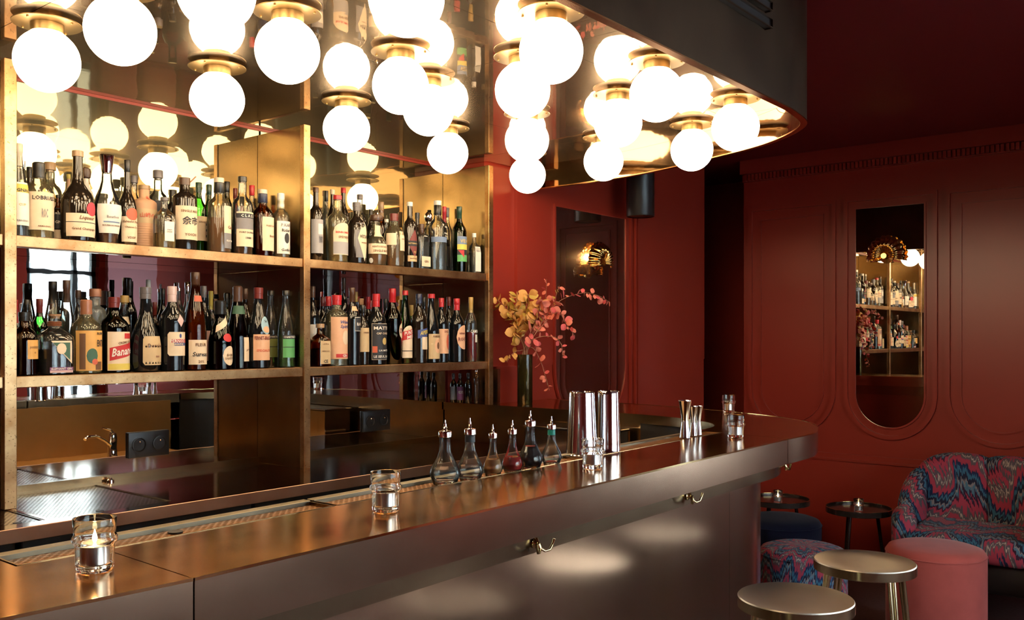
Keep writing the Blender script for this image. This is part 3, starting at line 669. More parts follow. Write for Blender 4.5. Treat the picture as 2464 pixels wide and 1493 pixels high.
PROF = {  # (radius, height) fractions of the whole bottle
    'std': [(0.90, 0), (1, .012), (1, .58), (.97, .625), (.84, .675), (.56, .73), (.40, .775), (.345, .83), (.335, .96)],
    'whi': [(0.90, 0), (1, .012), (1, .60), (.96, .65), (.80, .695), (.56, .725), (.42, .755), (.39, .80), (.40, .86), (.37, .95)],
    'cog': [(0.86, 0), (.95, .012), (1, .10), (1, .40), (.96, .47), (.82, .535), (.58, .59), (.40, .64), (.335, .70), (.30, .80), (.29, .96)],
    'hock': [(0.90, 0), (1, .012), (1, .40), (.97, .47), (.86, .56), (.68, .66), (.50, .76), (.40, .84), (.37, .96)],
    'caraf': [(0.62, 0), (.70, .012), (.82, .16), (.95, .28), (1, .36), (.95, .44), (.74, .54), (.50, .63), (.36, .71), (.33, .80)],
    'squat': [(0.88, 0), (1, .02), (1, .54), (.95, .63), (.76, .70), (.50, .745), (.38, .78), (.37, .90)],
    'bulb': [(0.82, 0), (.92, .02), (1, .12), (1, .36), (.93, .45), (.70, .54), (.42, .60), (.37, .66), (.37, .80)],
    'cone': [(0.90, 0), (1, .012), (1, .30), (.95, .40), (.80, .55), (.60, .70), (.42, .82), (.37, .96)],
    'bell': [(0.90, 0), (1, .012), (1, .40), (.95, .46), (.82, .55), (.72, .62), (.52, .70), (.44, .76), (.42, .86), (.42, .95)],
    'shoul': [(0.92, 0), (1, .012), (1, .70), (.96, .735), (.80, .765), (.50, .79), (.42, .81), (.41, .95)],
    'ridge': [(0.92, 0), (1, .012), (1, .57), (1.04, .575), (1.04, .595), (.98, .60), (.92, .64), (.66, .70), (.42, .76), (.36, .82), (.34, .96)],
    'tear': [(0.80, 0), (.9, .012), (1, .10), (1, .30), (.90, .42), (.64, .56), (.44, .66), (.36, .74), (.34, .95)]}
def prof_r(P, z):
    for (r0, z0), (r1, z1) in zip(P[:-1], P[1:]):
        if z0 <= z <= z1: return r0 + (r1 - r0) * (z - z0) / max(z1 - z0, 1e-6)
    return P[-1][0]
def shape_span(kind, s):          # vertical extent of a label at horizontal position s in [-1,1]
    if kind == 'd': return -(1 - abs(s)), 1 - abs(s)
    if kind == 'o': q = math.sqrt(max(0, 1 - s * s)); return -q, q
    if kind == 'x': q = min(1, 1.25 - 0.0 - max(0, abs(s) - 0.72) * 1.6 / 1.0) if abs(s) > 0.72 else 1; q = min(1, q); return -q, q
    if kind == 't': return -s, 1
    if kind == 'a': q = math.sqrt(max(0, 1 - s * s)); return -1, 0.45 + 0.55 * q
    return -1, 1
def patch(kind, R, H, P, z0, z1, hw, sq, off, yaw=0.0, tilt=0.0):
    """a label wrapped on the bottle; hw = half width in degrees (round) or fraction (square)"""
    n = 14; V, F = [], []; zc, zh = (z0 + z1) / 2, (z1 - z0) / 2
    rows = 5
    for i in range(n + 1):
        s = -1 + 2 * i / n; lo, hi = shape_span(kind, s)
        for j in range(rows):
            t = lo + (hi - lo) * j / (rows - 1)
            z = (zc + zh * t) * H + tilt * s * R
            rr = prof_r(P, min(max(z / H, 0), 0.98)) * R + off
            V.append(wrap(s * hw, z, rr, sq, yaw))
    for i in range(n):
        for j in range(rows - 1):
            a = i * rows + j; F.append((a, a + rows, a + rows + 1, a + 1))
    return V, F
def wrap(u, z, rr, sq, yaw=0.0):
    if sq: return (u * rr, -rr, z)
    a = math.radians(u + yaw) - PI / 2
    return (rr * math.cos(a), rr * math.sin(a), z)
PLACED = []; DIM = {}
NECK = 0.345
def bottle(x, top, w, row, prof, glass, liq, cap, labels, texts, desc, shelf):
    P = PROF[prof.rstrip('#')]; sq = prof.endswith('#')
    bay = 0 if x < 735 else 1; x0, x1 = POSTS[1 + bay][1], POSTS[2 + bay][0]
    Yb = {'F': 2.818, 'M': 2.905, 'B': 2.99}[row]; zs = S2 if shelf == 'U' else S1
    best = None
    for sc in (1.0, 0.96, 0.92, 0.87, 0.82, 0.76, 0.7):
        for dy in (0, .008, -.008, .016, -.016, .024, -.024, .032, -.032, .042, -.042, .055, -.055, .07, -.07):
            Y = Yb + dy; p = on_y(x, 812, Y); d = cosY * p.x + sinY * p.y
            R = 0.5 * w / FPX * d * sc; reach = R * (1.12 if sq else 1.0)
            if Y - reach < YP + 0.006 or Y + reach > YM - 0.004: continue
            X = min(max(p.x, x0 + reach + 0.002), x1 - reach - 0.002)
            if all(math.hypot(X - a, Y - b) > reach + c + 0.001 for a, b, c, s_ in PLACED if s_ == shelf):
                best = (X, Y, R, reach, d); break
        if best: break
    if not best:
        return None
    X, Y, R, reach, d = best; PLACED.append((X, Y, reach, shelf))
    top_z = EYE - (top - HYP) / FPX * d; H = top_z - zs
    t = thing('liquor_bottle', desc, 'bottle', (X, Y, zs + 0.0004), 0, 'bottles on the %s shelf' % ('upper' if shelf == 'U' else 'lower'))
    DIM[t.name] = (R, H)
    seg = 28 if row == 'F' else 20
    capc, ck = cap if cap else ('black', 'std')
    ctop = {'ball': 0.86, 'stop': 0.84, 'tall': 0.94, 'tcork': 0.90, 'pine': 0.80, 'spout': 0.93}.get(ck, 0.965)
    pr = [(r * R, z * H) for r, z in P if z < ctop] + [(P[-1][0] * R, ctop * H)]
    V, F = lathe(pr, seg, None)
    if sq:                        # square body, round neck
        V = []
        for r, z in pr:
            m = min(1, max(0, (r / R - 0.55) / 0.35))
            for k in range(seg):
                a = 2 * PI * k / seg; q = r * (1 + (squarish(a) - 1) * m)
                V.append((q * math.cos(a), q * math.sin(a), z))
    obj('glass_body', (V, F), GL[glass], t, 40)
    if liq:
        lc, fl = liq; zf = fl * H
        lp = [(r * R * 0.93, max(z * H, 0.004)) for r, z in P if z * H < zf] + [(prof_r(P, fl) * R * 0.93, zf)]
        V2, F2 = lathe(lp, 20)
        if sq:
            V2 = []
            for r, z in lp:
                m = min(1, max(0, (r / R - 0.5) / 0.35))
                for k in range(20):
                    a = 2 * PI * k / 20; q = r * (1 + (squarish(a) - 1) * m); V2.append((q * math.cos(a), q * math.sin(a), z))
        obj('liquid', (V2, F2), LQ[lc], t, 40)
    nr = P[-1][0] * R; cm = CM[capc]; h = H
    if ck == 'std':   cp = [(nr * 1.06, .86 * h), (nr * 1.10, .862 * h), (nr * 1.10, .925 * h), (nr * 1.16, .927 * h), (nr * 1.16, .995 * h), (nr * 1.08, h)]
    elif ck == 'short': cp = [(nr * 1.10, .935 * h), (nr * 1.16, .937 * h), (nr * 1.16, .995 * h), (nr * 1.08, h)]
    elif ck == 'long': cp = [(nr * 1.07, .76 * h), (nr * 1.09, .762 * h), (nr * 1.06, .90 * h), (nr * 1.14, .905 * h), (nr * 1.14, .994 * h), (nr * 1.05, h)]
    elif ck == 'wax': cp = [(nr * 1.16, .80 * h), (nr * 1.2, .82 * h), (nr * 1.12, .88 * h), (nr * 1.18, .90 * h), (nr * 1.16, .985 * h), (nr * .9, h)]
    elif ck == 'tcork': cp = [(nr * .9, .885 * h), (nr * .9, .905 * h), (nr * 1.35, .907 * h), (nr * 1.35, .99 * h), (nr * 1.25, h)]
    elif ck == 'cork': cp = [(nr * .82, .93 * h), (nr * .84, .965 * h), (nr * .98, .966 * h), (nr * 1.06, h)]
    elif ck == 'ball': cp = [(nr * .8, .84 * h), (nr * .8, .87 * h), (nr * 1.5, .875 * h), (nr * 1.7, .93 * h), (nr * 1.5, .985 * h), (nr * .8, h)]
    elif ck == 'stop': cp = [(nr * 1.0, .80 * h), (nr * 1.12, .83 * h), (nr * 1.2, .86 * h), (nr * 1.55, .985 * h), (nr * 1.6, .99 * h), (nr * 1.5, h)]
    elif ck == 'pine': cp = [(nr * .9, .78 * h), (nr * 1.2, .80 * h), (nr * 1.0, .83 * h), (nr * 1.5, .87 * h), (nr * 1.7, .92 * h), (nr * 1.3, .97 * h), (nr * .4, h)]
    elif ck == 'spout': cp = [(nr * 1.1, .90 * h), (nr * 1.25, .905 * h), (nr * 1.25, .935 * h), (nr * .55, .94 * h), (nr * .45, h)]
    else: cp = [(nr * 1.1, .9 * h), (nr * 1.1, h)]
    obj('stopper' if ck in ('cork', 'tcork', 'ball', 'stop', 'pine') else 'cap', lathe(cp, 20), cm, t, 35)
    last = None
    for L in labels:
        kind, z0, z1, hw, colr = L[:5]; yaw = L[5] if len(L) > 5 else 0; tl = L[6] if len(L) > 6 else 0; lay = L[7] if len(L) > 7 else 0.0006
        last = obj('paper_label', patch(kind, R, H, P, z0, z1, hw, sq, lay, yaw, tl), PM[colr], t, 60)
    for T in texts:
        body, zc, hw, colr = T[:4]; hgt = T[4] if len(T) > 4 else None; yaw = T[5] if len(T) > 5 else 0; it = T[6] if len(T) > 6 else 0; tl = T[7] if len(T) > 7 else 0
        rr = prof_r(P, zc) * R
        wid = 2 * hw * rr if sq else 2 * math.radians(hw) * rr
        TV, TF = text_vf(body, wid, hgt * H if hgt else None, it)
        V = []
        for v in TV:
            z = zc * H + v.z + tl * v.x
            u = v.x / rr if sq else math.degrees(v.x / rr)
            V.append(wrap(u, z, prof_r(P, min(max(z / H, 0), .98)) * R + 0.0022, sq, yaw))
        if V: obj('lettering', (V, TF), INK[colr], last if last else t)
    return t
UP = [
 # ---- upper shelf, left bay, front row
 (40, 346, 46, 'F', 'hock', 'clear', ('water', .40), ('cream', 'long'), [('r', .12, .58, 78, 'white'), ('r', .47, .56, 78, 'yellow', 0, 0, .001)], [('AGNAC', .495, 52, 'black'), ('CUP', .34, 20, 'gold'), ('ARMAGNAC', .17, 40, 'grey')], 'tall clear bottle with white and yellow label beside the left post'),
 (93, 392, 66, 'F', 'whi', 'pale', ('gold', .55), ('black', 'wax'), [('r', .11, .60, 80, 'cream')], [('LOBRUSS', .525, 46, 'black'), ('ROC', .33, 12, 'grey', .12), ('ARMAGNAC', .16, 26, 'brown')], 'pale bottle with large plain cream label and black waxed stopper'),
 (187, 364, 76, 'F', 'cog', 'dark', None, ('tan', 'short'), [('r', .05, .30, 66, 'cream'), ('r', .20, .208, 66, 'black', 0, 0, .001), ('o', .28, .43, 24, 'seal', 28, 0, .0016)], [('Liqueur', .25, 30, 'brown', None, 10, .3), ('Grand Champagne', .13, 44, 'brown')], 'dark sloping cognac bottle with cream label and red wax seal'),
 (257, 374, 66, 'F', 'caraf', 'clear', ('rust', .14), ('silver', 'stop'), [('r', .12, .44, 66, 'white'), ('r', .235, .25, 40, 'slate', 0, 0, .001)], [('Bourbon', .30, 26, 'grey'), ('BOURBON WHISKY', .205, 44, 'brown')], 'clear decanter bottle with tall silver stopper and pale label'),
 (306, 386, 44, 'F', 'cog', 'dark', None, ('black', 'std'), [('r', .05, .34, 62, 'cream'), ('o', .30, .44, 40, 'coral', 6, 0, .0016)], [('Salvador Puig', .28, 52, 'brown', None, 0, .3), ('Chanson Cru', .22, 40, 'brown', None, 0, .3), ('VSOP', .10, 26, 'brown')], 'slim dark bottle with cream label and orange seal'),
 (396, 476, 44, 'F', 'squat#', 'clear', ('gold', .30), ('grey', 'short'), [('r', .14, .52, .55, 'white')], [('SPIRIT\nDRINK', .34, .3, 'grey')], 'squat clear square bottle with small white paper label'),
 (444, 429, 58, 'F', 'shoul', 'dark', None, ('brown', 'tall'), [('r', .14, .60, 74, 'cream')], [('余市', .40, 40, 'black'), ('SINGLE MALT', .53, 46, 'brown'), ('YOICHI', .21, 30, 'brown')], 'dark whisky bottle with two black brush characters on cream label'),
 (527, 429, 56, 'F', 'whi', 'pale', ('rust', .46), ('cream', 'short'), [('r', .26, .62, 42, 'cream', 34), ('r', .06, .26, 42, 'grey', 34), ('o', .46, .58, 9, 'grey', 60, 0, .001)], [('Cask', .34, 22, 'brown', None, 34), ('ISLAY MALT', .16, 30, 'white', None, 34)], 'amber whisky bottle with black neck sleeve and cream cap'),
 (583, 426, 50, 'F', 'whi', 'clear', ('amber', .26), ('black', 'short'), [('r', .10, .54, 66, 'cream'), ('r', .32, .50, 66, 'grey', 0, 0, .001), ('r', .46, .52, 66, 'black', 0, 0, .0014)], [('C L A S S', .49, 40, 'white'), ('PORT DUNDAS', .28, 48, 'black'), ('1988', .21, 16, 'black')], 'clear whisky bottle with grey landscape label and small black cap'),
 (632, 457, 52, 'F', 'whi', 'amber', ('amber', .50), ('cream', 'short'), [('r', .08, .58, 52, 'cream', 16)], [('PORT CASK', .45, 32, 'brown', None, 16), ('Bottle', .30, 20, 'brown', None, 24)], 'amber bottle with bulging neck, navy sleeve and cream cap'),
 (676, 466, 42, 'F', 'whi', 'pale', ('amber', .54), ('white', 'long'), [('r', .06, .56, 62, 'white'), ('o', .22, .38, 20, 'black', 6, 0, .001)], [('P.KAR', .50, 34, 'grey'), ('Gothic', .12, 34, 'black', None, 0, .2), ('Rider', .42, 30, 'black')], 'bottle with white neck foil and black inkblot figure label'),
 # ---- upper shelf, left bay, behind
 (52, 388, 44, 'M', 'std', 'clear', ('water', .5), ('silver', 'tall'), [], [], 'clear bottle with silver cap behind the yellow and white label'),
 (120, 392, 54, 'M', 'whi', 'pale', ('gold', .55), ('tan', 'tcork'), [('r', .2, .5, 70, 'cream')], [], 'pale bottle with flat tan cork behind the large cream label'),
 (140, 470, 30, 'F', 'std', 'amber', ('amber', .6), ('black', 'short'), [('r', .28, .72, 80, 'black'), ('r', .08, .26, 80, 'cream')], [('URGOGNE', .60, 60, 'white'), ('GNAC', .42, 50, 'white')], 'small amber bottle with black label squeezed beside dark cognac'),
 (72, 403, 40, 'B', 'std', 'dark', None, ('black', 'std'), [], [], 'dark bottle with black cap at the back of the left corner'),
 (165, 420, 24, 'B', 'std#', 'peach', None, ('yellow', 'short'), [], [], 'narrow mustard bottle behind the dark cognac neck'),
 (206, 404, 40, 'B', 'squat', 'ceramic', None, ('brown', 'ball'), [], [], 'white ceramic bottle with round brown wax stopper at the back'),
 (322, 424, 36, 'B', 'whi', 'clear', ('water', .5), ('grey', 'tcork'), [], [], 'clear flask bottle with dark flared stopper at the back'),
 (347, 447, 58, 'M', 'shoul', 'peach', None, ('tan', 'short'), [('r', .40, .62, 70, 'tan')], [('山崎の森', .52, 46, 'coral'), ('*', .80, 14, 'coral', .08)], 'peach paper wrapped bottle with ribbed lower half and tan cap'),
 (380, 411, 46, 'M', 'whi', 'clear', ('gold', .40), ('grey', 'tcork'), [('r', .48, .62, 80, 'black')], [('美', .55, 14, 'white')], 'clear round shouldered bottle with black band and white character'),
 (415, 459, 34, 'B', 'shoul', 'dark', None, ('black', 'tall'), [], [], 'dark bottle with wide black lid behind the brush character label'),
 (478, 440, 38, 'M', 'std', 'green', ('gold', .4), ('green', 'std'), [('r', .18, .52, 74, 'cream')], [('白州', .34, 18, 'black', .26, 40), ('SINGLE', .44, 30, 'brown')], 'green whisky bottle with dark green cap and brush characters'),
 (503, 445, 30, 'B', 'std', 'green', None, ('green', 'std'), [], [], 'bright green bottle standing at the back of left bay'),
 (546, 438, 36, 'B', 'std', 'olive', None, ('black', 'std'), [], [], 'olive bottle half hidden behind the cream capped amber whisky'),
 (566, 454, 28, 'B', 'std', 'amber', None, ('maroon', 'std'), [], [], 'bottle with dark red cap at the back near brass panel'),
 (606, 447, 34, 'M', 'std', 'clear', ('gold', .5), ('red', 'std'), [('r', .1, .4, 60, 'cream')], [], 'clear bottle with bright red neck and tan cap behind grey label'),
 (648, 470, 30, 'B', 'std', 'amber', ('amber', .6), ('black', 'std'), [], [], 'amber bottle at the back near the middle post'),
 # ---- upper shelf, right bay
 (760, 452, 34, 'F', 'whi', 'dark', None, ('brown', 'short'), [('r', .10, .56, 76, 'ash'), ('r', .36, .50, 26, 'white', 8, 0, .001), ('r', .24, .34, 22, 'grey', 8, 0, .001)], [('DARK\nPEAT\nCASK', .29, 18, 'black', None, 8)], 'bottle with grey block printed label next to middle post'),
 (812, 471, 50, 'F', 'whi', 'pale', ('gold', .52), ('red', 'short'), [('a', .11, .58, 62, 'cream'), ('r', .12, .30, 62, 'ash', 0, 0, .001)], [('BENROMACH', .44, 48, 'red'), ('SPEYSIDE', .37, 34, 'brown')], 'pale whisky bottle with red cap and red lettered cream label'),
 (858, 488, 46, 'F', 'squat', 'dark', ('cola', .4), ('grey', 'std'), [('r', .10, .66, 44, 'grey'), ('d', .04, .78, 46, 'cream', 12, 0, .0014)], [('WESTLAND', .44, 34, 'black', .055, 12), ('WHISKEY', .34, 24, 'brown', None, 12)], 'dark whiskey bottle with tall cream diamond label'),
 (905, 517, 52, 'F', 'bulb', 'pale', ('rust', .24), ('brown', 'ball'), [('r', .22, .42, 86, 'cream'), ('r', .56, .78, 60, 'cream'), ('o', .04, .14, 12, 'white', -70)], [('KENTUCKY BOURBON', .36, 60, 'brown'), ('SINGLE BARREL', .28, 56, 'brown')], 'round squat bourbon bottle with horseman stopper and cream band'),
 (948, 515, 50, 'F', 'squat', 'pale', ('amber', .45), ('maroon', 'std'), [('r', .30, .66, 34, 'cream', 26), ('r', .40, .62, 30, 'cream', -60)], [('Old Reserve', .52, 24, 'brown', None, 26, .3)], 'squat bourbon bottle with torn edged cream label'),
 (986, 487, 34, 'F', 'whi', 'dark', None, ('white', 'short'), [('r', .10, .19, 60, 'tan'), ('d', .16, .58, 60, 'maroon'), ('r', .33, .41, 58, 'black', 0, 0, .0016)], [('RITTENHOUSE', .37, 52, 'gold'), ('93', .24, 12, 'gold'), ('BOTTLED IN', .145, 40, 'brown')], 'rye bottle with maroon diamond label and white cap'),
 (1014, 540, 32, 'F', 'shoul#', 'clear', ('water', .60), ('brown', 'long'), [('r', .06, .28, .9, 'cream')], [('GIN', .17, .4, 'brown')], 'small clear flask with cream label low down and brown neck'),
 (1053, 484, 44, 'F', 'whi', 'clear', ('water', .5), ('white', 'short'), [('r', .40, .475, 88, 'slate')], [('...', .62, 14, 'white', .03, 20), ('Orion', .53, 22, 'white', None, 20), ('PISCO', .49, 14, 'white', None, 20)], 'clear bottle with blue grey band, black sleeve and white cap'),
 (1105, 498, 36, 'F', 'std', 'dgreen', ('grn', .5), ('green', 'long'), [('r', .16, .54, 62, 'slate'), ('r', .34, .42, 62, 'yellow', 0, 0, .001), ('r', .26, .34, 62, 'black', 0, 0, .0011), ('r', .16, .26, 62, 'green', 0, 0, .001), ('t', .22, .33, 24, 'red', -32, 0, .0014)], [('VIDA', .47, 40, 'gold')], 'green mezcal bottle with colourful landscape label near right post'),
 (1141, 562, 26, 'F', 'squat#', 'clear', ('water', .5), ('white', 'tall'), [('r', .05, .66, .75, 'white')], [('RESERVE', .55, .45, 'grey')], 'small square clear bottle with white label at the right end'),
 (785, 460, 26, 'B', 'std', 'clear', ('gold', .5), ('black', 'std'), [], [], 'bottle with long black cap behind the red lettered label'),
 (800, 457, 30, 'M', 'std', 'dark', None, ('cream', 'short'), [], [], 'dark bottle with beige cap just behind the red cap'),
 (826, 453, 32, 'B', 'std', 'dark', None, ('red', 'short'), [], [], 'dark bottle with tall red cap at the back of right bay'),
 (866, 469, 36, 'M', 'std', 'clear', ('gold', .5), ('grey', 'short'), [], [], 'tall clear bottle with grey cap behind the diamond label'),
 (892, 505, 28, 'B', 'std', 'dark', None, ('black', 'std'), [], [], 'black capped bottle behind the round squat bourbon'),
 (917, 487, 34, 'B', 'whi', 'amber', ('amber', .5), ('tan', 'long'), [], [], 'amber bottle with tan neck foil behind round bourbon'),
 (930, 528, 26, 'M', 'std', 'clear', ('water', .5), ('white', 'short'), [], [], 'slim clear bottle with white cap left of torn label'),
 (1004, 513, 32, 'M', 'std', 'dark', None, ('black', 'tall'), [], [], 'dark bottle with black cap behind the maroon diamond label'),
 (1031, 510, 34, 'M', 'whi', 'clear', ('gold', .4), ('silver', 'pine'), [], [], 'clear bottle topped by silver pine cone stopper'),
 (1069, 498, 28, 'M', 'std', 'clear', ('cola', .5), ('red', 'long'), [('r', .1, .4, 70, 'black')], [], 'bottle with long red neck foil behind the blue band'),
 (1091, 503, 26, 'B', 'std', 'clear', ('water', .5), ('grey', 'std'), [], [], 'clear bottle half hidden left of the green mezcal'),
]
